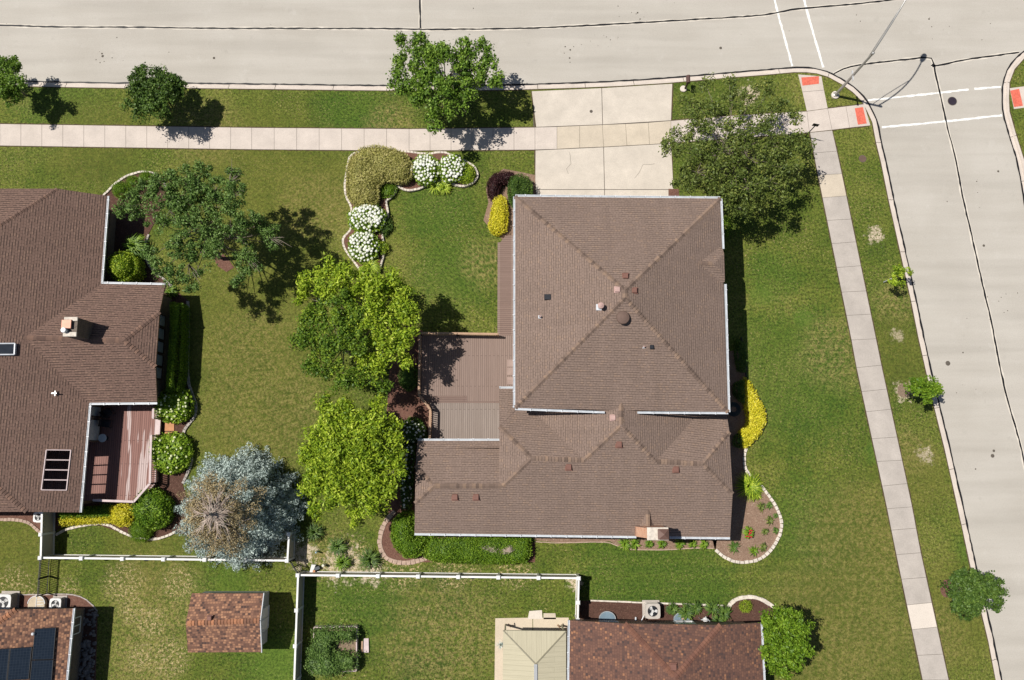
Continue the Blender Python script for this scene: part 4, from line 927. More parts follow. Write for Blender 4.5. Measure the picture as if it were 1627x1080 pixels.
# ------------------------------------------------------------------ house on the left
def left_house():
    E1 = 2.5; m = 0.37
    a = P(170.5, 311, E1); v1 = P(160.5, 450.5, E1); g1 = P(262.5, 452.5, E1); g2 = P(249.5, 639, E1); v2 = P(142, 640, E1); b = P(126.5, 814, E1)
    xe = (a.x+v1.x+v2.x+b.x)/4
    t = T('ranch_house', 'single storey red-brown shingled house with an open porch roof at the left edge', 'house', (xe-7, (a.y+b.y)/2, 0))
    EPl = Plane(v1, ((b-a).y*-1*-1, (b-a).x*-1) if False else (-1, (a.x-b.x)/(a.y-b.y)), m)
    # main body in plan
    W = 14.6; xc = lambda y: (a.x+(b.x-a.x)*(y-a.y)/(b.y-a.y))
    h1 = EPl.px(91, 299.5); h2 = EPl.px(42, 813)
    zr = E1+m*W/2
    apN = Vector((xc(0)-W/2, h1.y-(zr-h1.z)/m, zr)); apS = Vector((xc(0)-W/2-0.3, h2.y+(zr-h2.z)/m, zr))
    h1w = Vector((2*apN.x-h1.x, h1.y, h1.z)); h2w = Vector((2*apS.x-h2.x, h2.y, h2.z)); aw = Vector((a.x-W, a.y, E1)); bw = Vector((b.x-W, b.y, E1))
    wr = EPl.px(38.5, 536); wz = wr.z; re = P(196, 541, wz); k1 = P(253.5, 495, wz-0.75); k2 = P(247, 583, wz-0.75)
    # hole in the porch roof
    q = [EPl.px(*c_) for c_ in ((74, 714.5), (113, 715), (106, 778.5), (66, 778))]
    mb = MB(); UVm = M['left_shingle']
    # east plane split round the hole
    mb.face([a, h1, apN, wr, v1]); mb.face([wr, apN, apS, EPl.at(apS.x, q[0].y) if False else wr] if False else [wr, apN, apS])
    qn0 = q[0]; qn1 = q[1]; qs1 = q[2]; qs0 = q[3]
    ez = lambda y: Vector((xc(y), y, E1))
    apl = lambda p: Vector((apS.x, p.y, zr))
    mb.face([wr, apS, qn0, qn1, v2]); mb.face([v2, qn1, qs1, b]); mb.face([b, qs1, qs0, h2]); mb.face([qs0, qn0, apS, h2])
    mb.face([h1, h1w, apN]); mb.face([h2, apS, h2w]); mb.face([aw, h1w, apN, apS, h2w, bw])
    mb.face([v1, wr, re, k1, g1]); mb.face([v2, g2, k2, re, wr]); mb.face([re, k1, k2])
    upfix(mb); mb.build('roof', [UVm, M['soffit']], t, skirt=0.13)
    mb = MB()
    for p_, r_ in ((re, k1), (re, k2)): caps(mb, p_, r_, 0.07, 0.15)
    mb.build('ridge_cap', M['left_cap'], t, uv=False); mb = MB()
    for p_, r_ in ((h2, apS), (apN, apS)): caps(mb, p_, r_, 0.07, 0.15)
    mb.build('ridge_cap', M['left_cap'], t, uv=False); mb = MB(); caps(mb, wr, re, 0.06, 0.14)
    mb.build('ridge_cap', M['left_cap'], t, uv=False); mb = MB(); caps(mb, h1, apN, 0.07, 0.12)
    mb.build('ridge_cap', M['left_cap'], t, uv=False)
    gutter(t, [(v1, a), (g1, v1), (v2, g2), (b, v2)])
    mb = MB()
    for i in range(4):
        p_, r_ = q[i], q[(i+1) % 4]; mb.beam(p_, r_, 0.06, 0.09)
    for f in (0.25, 0.5, 0.75): mb.beam(q[0].lerp(q[3], f)-Vector((0, 0, 0.03)), q[1].lerp(q[2], f)-Vector((0, 0, 0.03)), 0.07, 0.09)
    mb.build('roof_opening_frame', M['pinkwood'], t, uv=False)
    # walls: porch corner is open, the room beside it comes close to the eave
    py0 = P(160, 702, 0.4).y; o = 0.45
    wxe = P(161, 660, 0.4).x; pxw = xc(0)-5.6
    mb = MB(); lw = [(xc(0)-o, a.y-o, E1), (xc(0)-o, v1.y-0.3, E1), (g1.x-0.9, g1.y-o, E1), (g1.x-0.9, k1.y, k1.z-0.3), (g1.x-0.9, k2.y, k2.z-0.3), (g1.x-0.9, g2.y+o, E1), (wxe, g2.y+o, E1), (wxe, py0, E1), (pxw, py0, E1), (pxw, b.y+0.6, E1), (aw.x+o, b.y+0.6, E1), (aw.x+o, a.y-o, E1)]
    wxr = P(265.5, 550, 0.3).x; lw = [(wxr if abs(x-(g1.x-0.9)) < 1e-6 else x, y, z) for x, y, z in lw]
    walls(mb, lw); mb.build('wall', M['brick_dark'], t)
    mb = MB(); zz = E1-0.16
    mb.prism([(a.x-0.05, a.y), (xc(0)-0.05, b.y+0.1), (xc(0)-.3, b.y+0.1), (xc(0)-.3, a.y)], zz-0.03, zz); mb.build('soffit', M['soffit'], t, uv=False)
    for yy in (508.5, 529.5, 550.5, 571.5, 592):
        y = P(256, yy, 1.6).y; opening(t, (wxr, y-0.38), (wxr, y+0.38), 0.9, 2.3, 'window', 1, framemat='dark_wood')
    for y0_, y1_ in ((645, 661), (666, 700)):
        ya, yb = P(150, y1_, 1.6).y, P(150, y0_, 1.6).y; opening(t, (wxe, ya), (wxe, yb), 0.5, 2.2, 'window', 1, framemat='dark_wood')
    for yy in (345, 395): y = P(165, yy, 1.6).y; opening(t, (xc(0)-o, y-0.6), (xc(0)-o, y+0.6), 1.0, 2.1, framemat='dark_wood')
    # porch post
    mb = MB(); mb.box(xc(0)-0.35, xc(0)-0.2, b.y+0.5, b.y+0.65, 0, E1); mb.build('post', M['dark_wood'], t, uv=False)
    # skylight
    s_ = [EPl.px(*c_) for c_ in ((-22, 546.5), (26.5, 546), (25.5, 563.5), (-22, 564))]
    up = Vector((0, 0, 0.16)); mb = MB(); V = [p_-up for p_ in s_]+[p_+up for p_ in s_]; mb.mesh(V, [(0, 1, 5, 4), (1, 2, 6, 5), (2, 3, 7, 6), (3, 0, 4, 7), (4, 5, 6, 7)])
    for i in range(4): mb.beam(s_[i]+up*1.1, s_[(i+1) % 4]+up*1.1, 0.075, 0.06)
    sk = mb.build('skylight', M['gutter'], t, uv=False)
    mb = MB(); c_ = sum(s_, Vector())/4; mb.face([c_+(p_-c_)*0.97+up*1.06 for p_ in s_]); upfix(mb); mb.build('pane', M['blackglass'], sk)
    # chimney
    WN = Plane(re, (0, -1), m); zt = 5.4
    a_, b_ = P(104, 504.5, zt), P(121.5, 534, zt); x0, x1, y1, y0 = a_.x, b_.x, a_.y, b_.y
    mb = MB(); mb.box(x0, x1, y0, y1, 3.2, zt); ch = mb.build('chimney', M['brick_dark'], t)
    mb = MB(); mb.prism([(x0-.03, y1-.22), (x1+.03, y1-.22), (x1+.03, y1+.03), (x0-.03, y1+.03)], zt, zt+.1, 0, .02); mb.prism([(x0-.03, y0-.03), (x1+.03, y0-.03), (x1+.03, y0+.25), (x0-.03, y0+.25)], zt, zt+.1, 0, .02); mb.build('crown', M['stone'], ch, uv=False)
    mb = MB(); ym = (y0+y1)/2; mb.prism([(x0-.12, ym-.12), (x1-.28, ym-.12), (x1-.28, ym+.42), (x0-.12, ym+.42)], zt+.12, zt+.2, 0, .02); mb.box(x0+.02, x1-.42, ym, ym+.3, zt, zt+.12); mb.build('cap', M['copper'], ch, uv=False)
    mb = MB(); mb.lathe((x0+0.12, ym-0.24, zt), [(0.13, 0), (0.13, .28), (0.17, .29), (0.15, .36), (.03, .4)], 16); mb.build('flue', plain('bright_flue', (0.8, 0.8, 0.8), 0.35), ch, uv=False)
    # small plumbing vent
    p_ = EPl.px(89, 625); mb = MB(); mb.lathe(p_, [(.05, -.05), (.05, .28)], 10); mb.beam(p_+Vector((-.16, 0, .2)), p_+Vector((.16, 0, .2)), .06, .06); mb.beam(p_+Vector((0, -.16, .1)), p_+Vector((0, .16, .1)), .05, .05); mb.build('vent_pipe', M['steel'], t, uv=False)
    return t
left_house()

# ------------------------------------------------------------------ shed and the three houses at the bottom
def shed():
    E1, R = 2.05, 2.85
    a, b, c, d = P(304.5, 942.5, E1), P(420, 942.5, E1), P(415.5, 1036, E1), P(298.5, 1036.5, E1); r0, r1 = P(295, 990.5, R), P(412.5, 986, R)
    t = T('garden_shed', 'small shed with an orange-brown gable roof in the lawn behind the white fence', 'shed', (b.x/2+d.x/2, b.y/2+d.y/2, 0))
    mb = MB(); mb.face([a, b, r1, r0]); mb.face([r0, r1, c, d]); upfix(mb); mb.build('roof', [M['terra_shingle'], M['soffit']], t, skirt=0.1)
    mb = MB(); caps(mb, r0, r1, 0.06, 0.15); mb.build('ridge_cap', M['terra_cap'], t, uv=False)
    mb = MB(); x0, x1, y0, y1 = d.x+.15, b.x-.3, d.y+.2, a.y-.2; ym = (y0+y1)/2; zz = E1-.02
    walls(mb, [(x0, y0, zz), (x1, y0, zz), (x1, ym, R-.1), (x1, y1, zz), (x0, y1, zz), (x0, ym, R-.1)]); mb.build('wall', plain('grey_siding', (0.34, 0.35, 0.37), 0.7), t)
    opening(t, (x1, ym-0.7), (x1, ym+0.7), 0.05, 1.9, 'door', 2, framemat='gutter', panemat='vinyl')
    mb = MB(); mb.beam((b.x-.02, b.y, E1-.02), (r1.x+.05, r1.y, R-.05), 0.05, 0.14); mb.beam((c.x+.02, c.y, E1-.02), (r1.x+.05, r1.y, R-.05), 0.05, 0.14); mb.build('rake_board', M['gutter'], t, uv=False)
    vent(t, Plane(r0, (0, -1), .35).px(334, 981.5)+Vector((0, 0, 0.02)), 'vent', .26, .16)
shed()
def solar_house():
    E1, m = 2.4, 0.40
    a, b = P(116, 966.5, E1), P(80, 1330, E1)
    EPl = Plane(a, (-1, (a.x-b.x)/(a.y-b.y)), m); h1 = EPl.px(25, 968.5); W = 12.5
    zr = E1+m*W/2; ap = Vector((a.x-W/2-0.6, h1.y-(zr-h1.z)/m, zr)); ap2 = Vector((b.x-W/2, b.y, zr)); aw = Vector((a.x-W, a.y, E1)); bw = Vector((b.x-W, b.y, E1)); hw_ = Vector((2*ap.x-h1.x, h1.y, h1.z))
    t = T('solar_house', 'orange-brown shingled house carrying dark solar panels in the bottom left corner', 'house', (a.x-W/2, a.y-6, 0))
    mb = MB(); mb.face([a, h1, ap, ap2, b]); mb.face([h1, hw_, ap]); mb.face([aw, hw_, ap, ap2, bw]); upfix(mb); mb.build('roof', [M['terra_shingle'], M['soffit']], t, skirt=0.2)
    mb = MB(); caps(mb, h1, ap, .08, .17); mb.build('ridge_cap', M['terra_cap'], t, uv=False)
    gutter(t, [(b, a)])
    mb = MB(); o = 0.45; walls(mb, [(a.x-o, a.y-.4, E1), (b.x-o, b.y, E1), (bw.x+o, bw.y, E1), (aw.x+o, aw.y-.4, E1)]); mb.build('wall', M['brick_dark'], t)
    for yy in (995, 1040): y = P(112, yy, 1.2).y; opening(t, (a.x-o-(0.25 if yy == 1040 else .06), y-.5), (a.x-o-(0.25 if yy == 1040 else .06), y+.5), .5, 1.9)
    lift = Vector((0, 0, 0.13))
    def pan(pts):
        W_ = [EPl.px(*p)+lift for p in pts]; c = sum(W_, Vector())/4; W_ = [c+(p-c)*0.985 for p in W_]; mb = MB()
        Vv = W_+[p-Vector((0, 0, .045)) for p in W_]; mb.mesh(Vv, [(0, 1, 2, 3), (0, 4, 5, 1), (1, 5, 6, 2), (2, 6, 7, 3), (3, 7, 4, 0)]); upfix(mb); o_ = mb.build('solar_panel', M['solar'], t)
        mb = MB()
        for i in range(4): mb.beam(W_[i]-Vector((0, 0, .012)), W_[(i+1) % 4]-Vector((0, 0, .012)), .03, .035)
        mb.build('frame', M['iron'], o_, uv=False)
    pan([(57.5, 998), (90.5, 996), (86.5, 1046.5), (52.5, 1047.5)]); pan([(52.5, 1048), (86.5, 1047), (82.5, 1098), (47.5, 1099)])
    pan([(18.5, 1029), (52.5, 1026.5), (47.5, 1078), (13.5, 1080)]); pan([(-16, 1031.5), (17.5, 1029), (12.5, 1080), (-21, 1082)]); pan([(13, 1081), (47, 1079), (42, 1130), (8, 1132)])
    p_ = EPl.px(55, 1006); mb = MB(); mb.lathe(p_, [(.09, -.05), (.09, .22), (.05, .26)], 12); mb.build('vent_pipe', M['gutter'], t, uv=False)
solar_house()
def rust_house():
    E1, m = 2.5, 0.29
    a, b, c, d = P(905.5, 985.5, E1), P(1208.5, 989.5, E1), P(1222, 1250, E1), P(902, 1250, E1)
    WPp = Plane(a, (1, 0), m); EPp = Plane(b, (-1, -(c.x-b.x)/(c.y-b.y)*0), m); h1, h2 = WPp.px(992, 990.5), EPp.px(1145, 993)
    zz = (h1.z+h2.z)/2; zr = E1+m*(b.x-a.x)/2; ap = P(1073, 1076, zr); ap2 = Vector((ap.x, d.y, zr))
    t = T('rust_roof_house', 'house with a dark rust-brown shingled hip roof at the bottom edge', 'house', (ap.x, ap.y, 0))
    mb = MB(); mb.face([a, h1, ap, ap2, d]); mb.face([b, h2, ap, ap2, c]); mb.face([h1, h2, ap]); upfix(mb); mb.build('roof', [M['rust_shingle'], M['soffit']], t, skirt=0.2)
    mb = MB(); caps(mb, h1, ap, .05, .17); caps(mb, h2, ap, .05, .17); mb.build('ridge_cap', M['rust_cap'], t, uv=False)
    gutter(t, [(a, d), (c, b)])
    mb = MB(); o = 0.4; walls(mb, [(a.x+o, a.y-o, E1), (b.x-o, b.y-o, E1), (c.x-o, c.y, E1), (d.x+o, d.y, E1)]); mb.build('wall', M['brick'], t)
    for xx in (965, 1083): x = P(xx, 985, .5).x; opening(t, (x+.6, a.y-o), (x-.6, a.y-o), .9, 2.0)
    vent(t, Plane(ap, (0, -1), .25).px(1070, 1059.5)+Vector((0, 0, -.02)), 'vent', .36, .14)
rust_house()
def patio_cover():
    E1, R = 2.5, 2.95
    a, b, c, d = P(799.5, 1001.5, E1), P(899.5, 1002.5, E1), P(899.5, 1260, E1), P(797, 1260, E1); ap = P(851, 1055, R); ap2 = Vector((ap.x, c.y, R))
    t = T('patio_roof', 'tan ribbed metal patio roof over a pale slab beside the rust-brown house', 'patio roof', (ap.x, ap.y, 0))
    UVROT[0] = 2; mb = MB(); mb.face([a, ap, ap2, d]); mb.face([b, ap, ap2, c]); mb.face([a, b, ap]); upfix(mb); mb.build('roof', [M['tanmetal'], M['tan_trim']], t, skirt=0.14); UVROT[0] = 0
    mb = MB(); U = Vector((0, 0, .02)); mb.beam(a+U, ap+U, .07, .03); mb.beam(b+U, ap+U, .07, .03); mb.build('hip_trim', plain('hip_trim', (.22, .20, .14), .5), t, uv=False)
    mb = MB(); mb.beam(ap+U, ap2+U, .20, .05); mb.build('ridge_trim', M['steel'], t, uv=False)
    for q in (a, b): mb = MB(); s_ = .12 if q is a else -.12; mb.box(q.x+s_-.05, q.x+s_+.05, q.y-.2, q.y-.1, 0, E1-.1); mb.build('post', M['tan_trim'], t, uv=False)
patio_cover()
mb = MB(); mb.prism([(P(x, y).x, P(x, y).y) for x, y in [(787, 982), (846, 981), (846, 1300), (783, 1300)]], -.05, .03); mb.prism([(P(x, y).x, P(x, y).y) for x, y in [(847, 981), (903.5, 981), (903.5, 1300), (847, 1300)]], -.05, .03); mb.build('patio_slab', conc_mat('cream_slab', (.56, .47, .36), .06, .2), kind='structure', uv=False)
flat('stepping_slab', [(841, 970.5), (861, 969), (862, 983), (838.5, 983)], .035, M['walk_white'], 'pale square slab stepping off the patio corner into grass', 'paving slab')
flat('stepping_slab', [(863.5, 974), (882.5, 974), (883.5, 983.5), (863.5, 983.5)], .03, M['walk_tan'], 'mossy brownish slab right beside the pale square slab at the patio', 'paving slab')

# ------------------------------------------------------------------ decks
def railing(label, runs, z0, ztop, mat, group=None, sp=0.115):
    t = T('deck_railing', label, 'railing', P(runs[0][0][0], runs[0][0][1], ztop)+Vector((0, 0, z0-ztop)), group)
    for (a, b) in runs:
        A, B = P(*a, ztop), P(*b, ztop); d = (B-A).normalized(); Ln = (B-A).length
        mb = MB(); mb.beam(A, B, .14, .04); mb.build('top_rail', M[mat], t, uv=False)
        mb = MB(); up = Vector((0, 0, 1)); mb.beam(A-up*(ztop-z0-.1), B-up*(ztop-z0-.1), .05, .06); mb.beam(A-up*.06, B-up*.06, .045, .07)
        n = int(Ln/sp)
        for i in range(n+1):
            p = A+d*(Ln*i/max(1, n)); mb.beam(p-up*(ztop-z0-.1), p-up*.05, .04, .04)
        mb.build('baluster_panel', M[mat], t, uv=False)
        k = max(1, round(Ln/1.9))
        for i in range(k+1):
            p = A.lerp(B, i/k); mb = MB(); mb.box(p.x-.055, p.x+.055, p.y-.055, p.y+.055, z0-.3, ztop-.021); mb.build('post', M[mat], t, uv=False)
    return t
ZD = 0.55; ZT = 1.45
rp = [(667, 529), (665.5, 627), (683.5, 650), (682.5, 698)]
W_ = [P(x, y, ZT) for x, y in rp]
dkx = n1.x+o2; ux = UWl[0][0]
yb_ = P(740, 637.5, ZD).y; xm_ = P(742, 600, ZD).x; x2_ = P(795, 600, ZD).x; yt2 = P(700, 628.5, ZD).y
t = T('timber_deck', 'large mauve-brown boarded deck beside the two storey house', 'deck', ((W_[0].x+ux)/2, W_[1].y, 0))
UVROT[0] = 1
mb = MB(); mb.prism([(W_[0].x+.03, W_[0].y-.03), (ux, W_[0].y-.03), (ux, yb_), (xm_, yb_), (xm_, yt2), (W_[1].x+.05, yt2)], .25, ZD, 0); mb.build('upper_boards', M['deck'], t)
k_ = (yb_-.03-W_[1].y)/(W_[2].y-W_[1].y); xk = W_[1].x+(W_[2].x-W_[1].x)*k_
mb = MB(); mb.prism([(xk+.3, yb_-.10), (ux, yb_-.10), (ux, W_[3].y-.3), (W_[3].x+.03, W_[3].y-.3), (W_[2].x+.03, W_[2].y), ], .25, ZD-.03, 0); mb.build('lower_boards', M['deck_grey'], t)
UVROT[0] = 0
mb = MB(); mb.prism([(W_[1].x+.05, yt2-.004), (xm_-.004, yt2-.004), (xm_-.004, yb_-.095), (xk+.2, yb_-.095)], .25, ZD-.004, 0); mb.prism([(xm_, yb_-.004), (ux, yb_-.004), (ux, yb_-.095), (xm_, yb_-.095)], .25, ZD-.004, 0); mb.build('border_boards', M['step'], t)
mb = MB(); xs_ = P(806, 580, ZD).x
for i, yy in enumerate((571, 584, 599)): y0_ = P(806, yy, ZD).y; mb.prism([(xs_, y0_-.5), (ux, y0_-.5), (ux, y0_), (xs_, y0_)], ZD, ZD+.05)
mb.build('door_mat', plain('pale_mat', (.30, .22, .19), .9), t, uv=False)
railing('cedar railing along the top edge of the mauve deck', [((667, 529), (726, 529.5)), ((726, 529.5), (791, 530.5))], ZD, ZT, 'wood')
railing('cedar railing down the left side of the mauve deck', [(rp[0], rp[1]), (rp[1], rp[2]), (rp[2], rp[3])], ZD, ZT, 'wood', sp=.135)
# walkway boards to the front
zw = .3
mb = MB(); xw0, xw1 = P(790.5, 450, zw).x, P(812, 450, zw).x; yw0, yw1 = P(800, 533, zw).y, P(800, 385, zw).y
t = T('board_walkway', 'narrow purple-brown boarded walkway leading from the deck towards the yellow shrub', 'walkway', ((xw0+xw1)/2, (yw0+yw1)/2, 0))
mb.prism([(xw0+.17, yw0), (xw1, yw0), (xw1, yw1+.5), (xw0+.55, yw1+.5), (xw0+.17, yw1)], .02, zw); mb.build('cross_boards', M['step'], t)
mb = MB(); mb.prism([(xw0, yw0), (xw0+.168, yw0), (xw0+.168, yw1), (xw0, yw1)], .02, zw+.004); mb.build('edge_board', M['deck'], t, uv=True)
mb = MB(); q_ = P(812, 385, zw); mb.prism([(xw1-.0, yw0), (xw1+.15, yw0), (xw1+.15, yw1+.5), (xw1, yw1+.5)], .02, zw+.004); mb.build('edge_board', M['deck'], t, uv=True)
# left deck under the porch
ZA = .4
ra = [(243.5, 650), (243, 664)]; rb = [(240, 692), (238, 768), (212.5, 797), (148, 794.5)]
WA = [P(x, y, 1.3) for x, y in ra+rb]
lx = P(104, 700, ZA).x-3.0; ytop = P(200, 628, ZA).y
t = T('porch_deck', 'worn red-brown porch deck with whitish streaks beside the left house', 'deck', (WA[4].x-2, WA[3].y, 0))
UVROT[0] = 1; mb = MB(); mb.prism([(lx, ytop), (WA[0].x+.05, ytop), (WA[1].x+.05, WA[1].y), (WA[2].x+.05, WA[2].y), (WA[3].x+.03, WA[3].y), (WA[4].x, WA[4].y-.03), (lx, WA[5].y-.03)], .1, ZA); mb.build('boards', M['deck_red'], t); UVROT[0] = 0
mb = MB(); e0 = P(254.5, 663, .2); e1_ = P(254.5, 690, .2); mb.prism([(WA[1].x-.1, e0.y), (e0.x, e0.y), (e1_.x, e1_.y), (WA[1].x-.1, e1_.y)], .0, ZA+.004-.02); mb.prism([(WA[1].x-.2, e0.y), (WA[1].x+.12, e0.y), (WA[1].x+.12, e1_.y), (WA[1].x-.2, e1_.y)], .3, ZA+.02); mb.build('step', M['pinkwood'], t, uv=False)
railing('faded pinkish railing round the worn porch deck', [(ra[0], ra[1]), (rb[0], rb[1]), (rb[1], rb[2]), (rb[2], rb[3])], ZA, 1.3, 'pinkwood', sp=.14)
def chair(x, y, rot, label):
    c = P(x, y, ZA); t = T('patio_chair', label, 'chair', c, 'dark chairs in the porch shade'); 
    def R(u, v, z): return Vector((c.x+u*math.cos(rot)-v*math.sin(rot), c.y+u*math.sin(rot)+v*math.cos(rot), ZA+z))
    mb = MB(); mb.prism([tuple(R(u, v, 0)[:2]) for u, v in ((-.25, -.25), (.25, -.25), (.25, .25), (-.25, .25))], ZA+.4, ZA+.46, 0, .02); mb.build('seat', M['black'], t, uv=False)
    mb = MB(); mb.beam(R(-.25, .27, .62), R(.25, .27, .62), .05, .45); mb.build('backrest', M['black'], t, uv=False)
    for u in (-.22, .22):
        mb = MB(); mb.tube([R(u, -.24, .62), R(u, .24, .64)], .025, 6); mb.build('armrest', M['iron'], t, uv=False)
        for v in (-.22, .22): mb = MB(); mb.tube([R(u, v, 0), R(u, v, .6)], .018, 6); mb.build('leg', M['iron'], t, uv=False)
chair(176, 656, 2.2, 'dark patio chair nearest the wing wall, in the porch shade'); chair(174, 673, 1.4, 'second dark patio chair, between the first chair and the round table')
c = P(169, 696, ZA); t = T('round_table', 'small round table in the porch shade beside the grey windows', 'table', c)
mb = MB(); mb.lathe(c+Vector((0, 0, .5)), [(.27, 0), (.27, .03), (.05, .035)], 22); mb.build('table_top', plain('table_rim', (.45, .5, .52), .4), t, uv=False); mb = MB(); mb.lathe(c, [(.16, 0), (.03, .04), (.03, .5)], 10); mb.build('leg', M['iron'], t, uv=False)

# ------------------------------------------------------------------ fences
def vinyl(name, label, runs, h=1.5, posts=None, post_extra=()):
    t = T(name, label, 'fence', P(*runs[0][0], h)-Vector((0, 0, h)))
    U = Vector((0, 0, 1)); done = []
    for a, b, n in runs:
        A, B = P(*a, h), P(*b, h); A.z = B.z = 0
        mb = MB(); mb.beam(A+U*(h*.5), B+U*(h*.5), .035, h-.12); mb.build('panel', M['vinyl_panel'], t)
        mb = MB(); mb.beam(A+U*(h-.03), B+U*(h-.03), .115, .06); mb.build('top_rail', M['vinyl'], t, uv=False)
        mb = MB(); mb.beam(A+U*.10, B+U*.10, .10, .14); mb.build('bottom_rail', M['vinyl'], t, uv=False)
        for i in range(n+1):
            p = A.lerp(B, i/n)
            if any((p-q).length < .3 for q in done): continue
            done.append(p); mb = MB(); mb.box(p.x-.07, p.x+.07, p.y-.07, p.y+.07, -.1, h+.06); po = mb.build('post', M['vinyl'], t, uv=False)
            mb = MB(); mb.prism([(p.x-.125, p.y-.125), (p.x+.125, p.y-.125), (p.x+.125, p.y+.125), (p.x-.125, p.y+.125)], h+.06, h+.14, 0, .04); mb.build('cap', M['vinyl'], po, uv=False)
    return t
vinyl('vinyl_fence', 'white vinyl fence with tan boards running from the left house to below the blue spruce', [((66.5, 812), (64.5, 886), 2), ((64.5, 886), (456.5, 890.5), 6), ((456.5, 890.5), (459, 848), 1)])
f = vinyl('vinyl_fence', 'white vinyl fence enclosing the lawn between the shed and the patio roof', [((463, 1200), (473.5, 913.5), 5), ((473.5, 913.5), (919.5, 918.5), 7), ((919.5, 918.5), (918.5, 957), 1), ((918.5, 957), (918, 985), 1)])
def iron_fence(label, a, b, h, gap=.11):
    A, B = P(*a, h), P(*b, h); A.z = B.z = 0; U = Vector((0, 0, 1)); t = T('iron_fence', label, 'fence', A); d = (B-A).normalized(); Ln = (B-A).length
    mb = MB(); mb.beam(A+U*(h-.03), B+U*(h-.03), .04, .04); mb.beam(A+U*(h-.16), B+U*(h-.16), .03, .03); mb.beam(A+U*.12, B+U*.12, .035, .035)
    for i in range(int(Ln/gap)+1): p = A+d*(i*gap); mb.beam(p+U*.08, p+U*h, .028, .028)
    mb.build('picket_panel', M['iron'], t, uv=False)
    for p in (A, A.lerp(B, .52), B): mb = MB(); mb.box(p.x-.03, p.x+.03, p.y-.03, p.y+.03, 0, h+.08); mb.build('post', M['iron'], t, uv=False)
iron_fence('black iron picket fence between the white fence and the solar panel house', (63, 890), (59, 947), 1.2)
t = iron_fence('short slanting iron fence joining the two white fences', (460.5, 892), (472, 910), 1.25)

# ------------------------------------------------------------------ beds and edging
def bed(pts, mat, z=.03):
    mb = MB(); mb.prism([(P(x, y).x, P(x, y).y) for x, y in pts], -.02, z, bottom=False); return mb.build('garden_bed', M[mat], kind='structure', uv=False)
def edging(label, pts, mat, wd=.16, ln=.26, h=.12, courses=1, gap=.02, z0=0.0, closed=False):
    W_ = smooth_line([P(x, y, h) for x, y in pts], 2); mb = MB(); 
    for c_ in range(courses):
        tot = 0; nxt = ln*.5*(c_ % 2); seg = []
        # walk the line
        acc = [0]
        for a, b in zip(W_[:-1], W_[1:]): acc.append(acc[-1]+(b-a).length)
        def at(s_):
            s_ = max(0, min(acc[-1]-1e-4, s_)); i = max(0, min(len(W_)-2, int(np.searchsorted(acc, s_)-1))); return W_[i].lerp(W_[i+1], (s_-acc[i])/max(1e-6, acc[i+1]-acc[i]))
        s_ = nxt
        while s_+ln*.5 < acc[-1]:
            a, b = at(s_), at(s_+ln-gap); d = (b-a)
            if d.length > .04:
                d.normalize(); q = Vector((-d.y, d.x, 0)); w1_ = wd*random.uniform(.88, 1.1); hz_ = h*random.uniform(.92, 1.06); off = q*random.uniform(-.012, .012)
                pp = [a+q*w1_/2+off, a-q*w1_/2+off, b-q*w1_/2+off, b+q*w1_/2+off]; mb.prism([(p.x, p.y) for p in pp], z0+c_*h-.02*(c_ == 0), z0+c_*h+hz_, 0, .015)
            s_ += ln
    return mb.build('stone_edging', M[mat], label=label, cat='edging', uv=False)
bed([(150, 312), (165, 308), (180, 293), (205, 277), (232, 272), (252, 279), (265, 296), (268, 312), (255, 335), (240, 365), (229, 385), (228, 405), (245, 430), (266, 446), (285, 466), (300, 478), (299, 600), (311, 640), (309, 662), (292, 680), (290, 690), (301, 703), (305, 722), (300, 745), (290, 768), (300, 800), (330, 830), (300, 850), (275, 846), (262, 853), (240, 859), (215, 855), (190, 845), (160, 835), (100, 835), (88, 845), (88, 800), (240, 790), (250, 700), (250, 640), (240, 500), (200, 450), (150, 440)], 'mulch')
edging('pale paver edging curving round the bed of clipped shrub balls at the left house', [(160, 314), (170, 304), (182, 291), (205, 276), (232, 271), (252, 278), (264, 294), (269, 312)], 'stone')
edging('small pale paver strip beside the yellow-green bush in the left front bed', [(236, 372), (229, 388), (228, 405), (240, 428), (262, 444), (276, 458)], 'stone_grey')
edging('grey paver edging of the shaded bed along the left house wing', [(298, 478), (299, 520), (297, 580), (298, 605), (306, 630), (312, 645), (309, 664), (293, 680), (290, 692), (301, 704), (305, 722), (301, 745), (290, 768)], 'stone_grey', .18)
edging('pale paver edging in front of the golden hedge', [(88, 850), (105, 840), (152, 831), (172, 833), (192, 845), (214, 854), (240, 858), (262, 853), (280, 844)], 'stone')
flat('step_tile', [(262.5, 671), (277.5, 671), (277.5, 684.5), (262.5, 684.5)], .09, M['orange'], 'orange square tile step nearer the upper hydrangea by the porch', 'step tile')
flat('step_tile', [(262.5, 686), (277, 686), (277, 698), (262.5, 698)], .07, M['orange'], 'orange square tile step nearer the lower hydrangea by the porch', 'step tile')
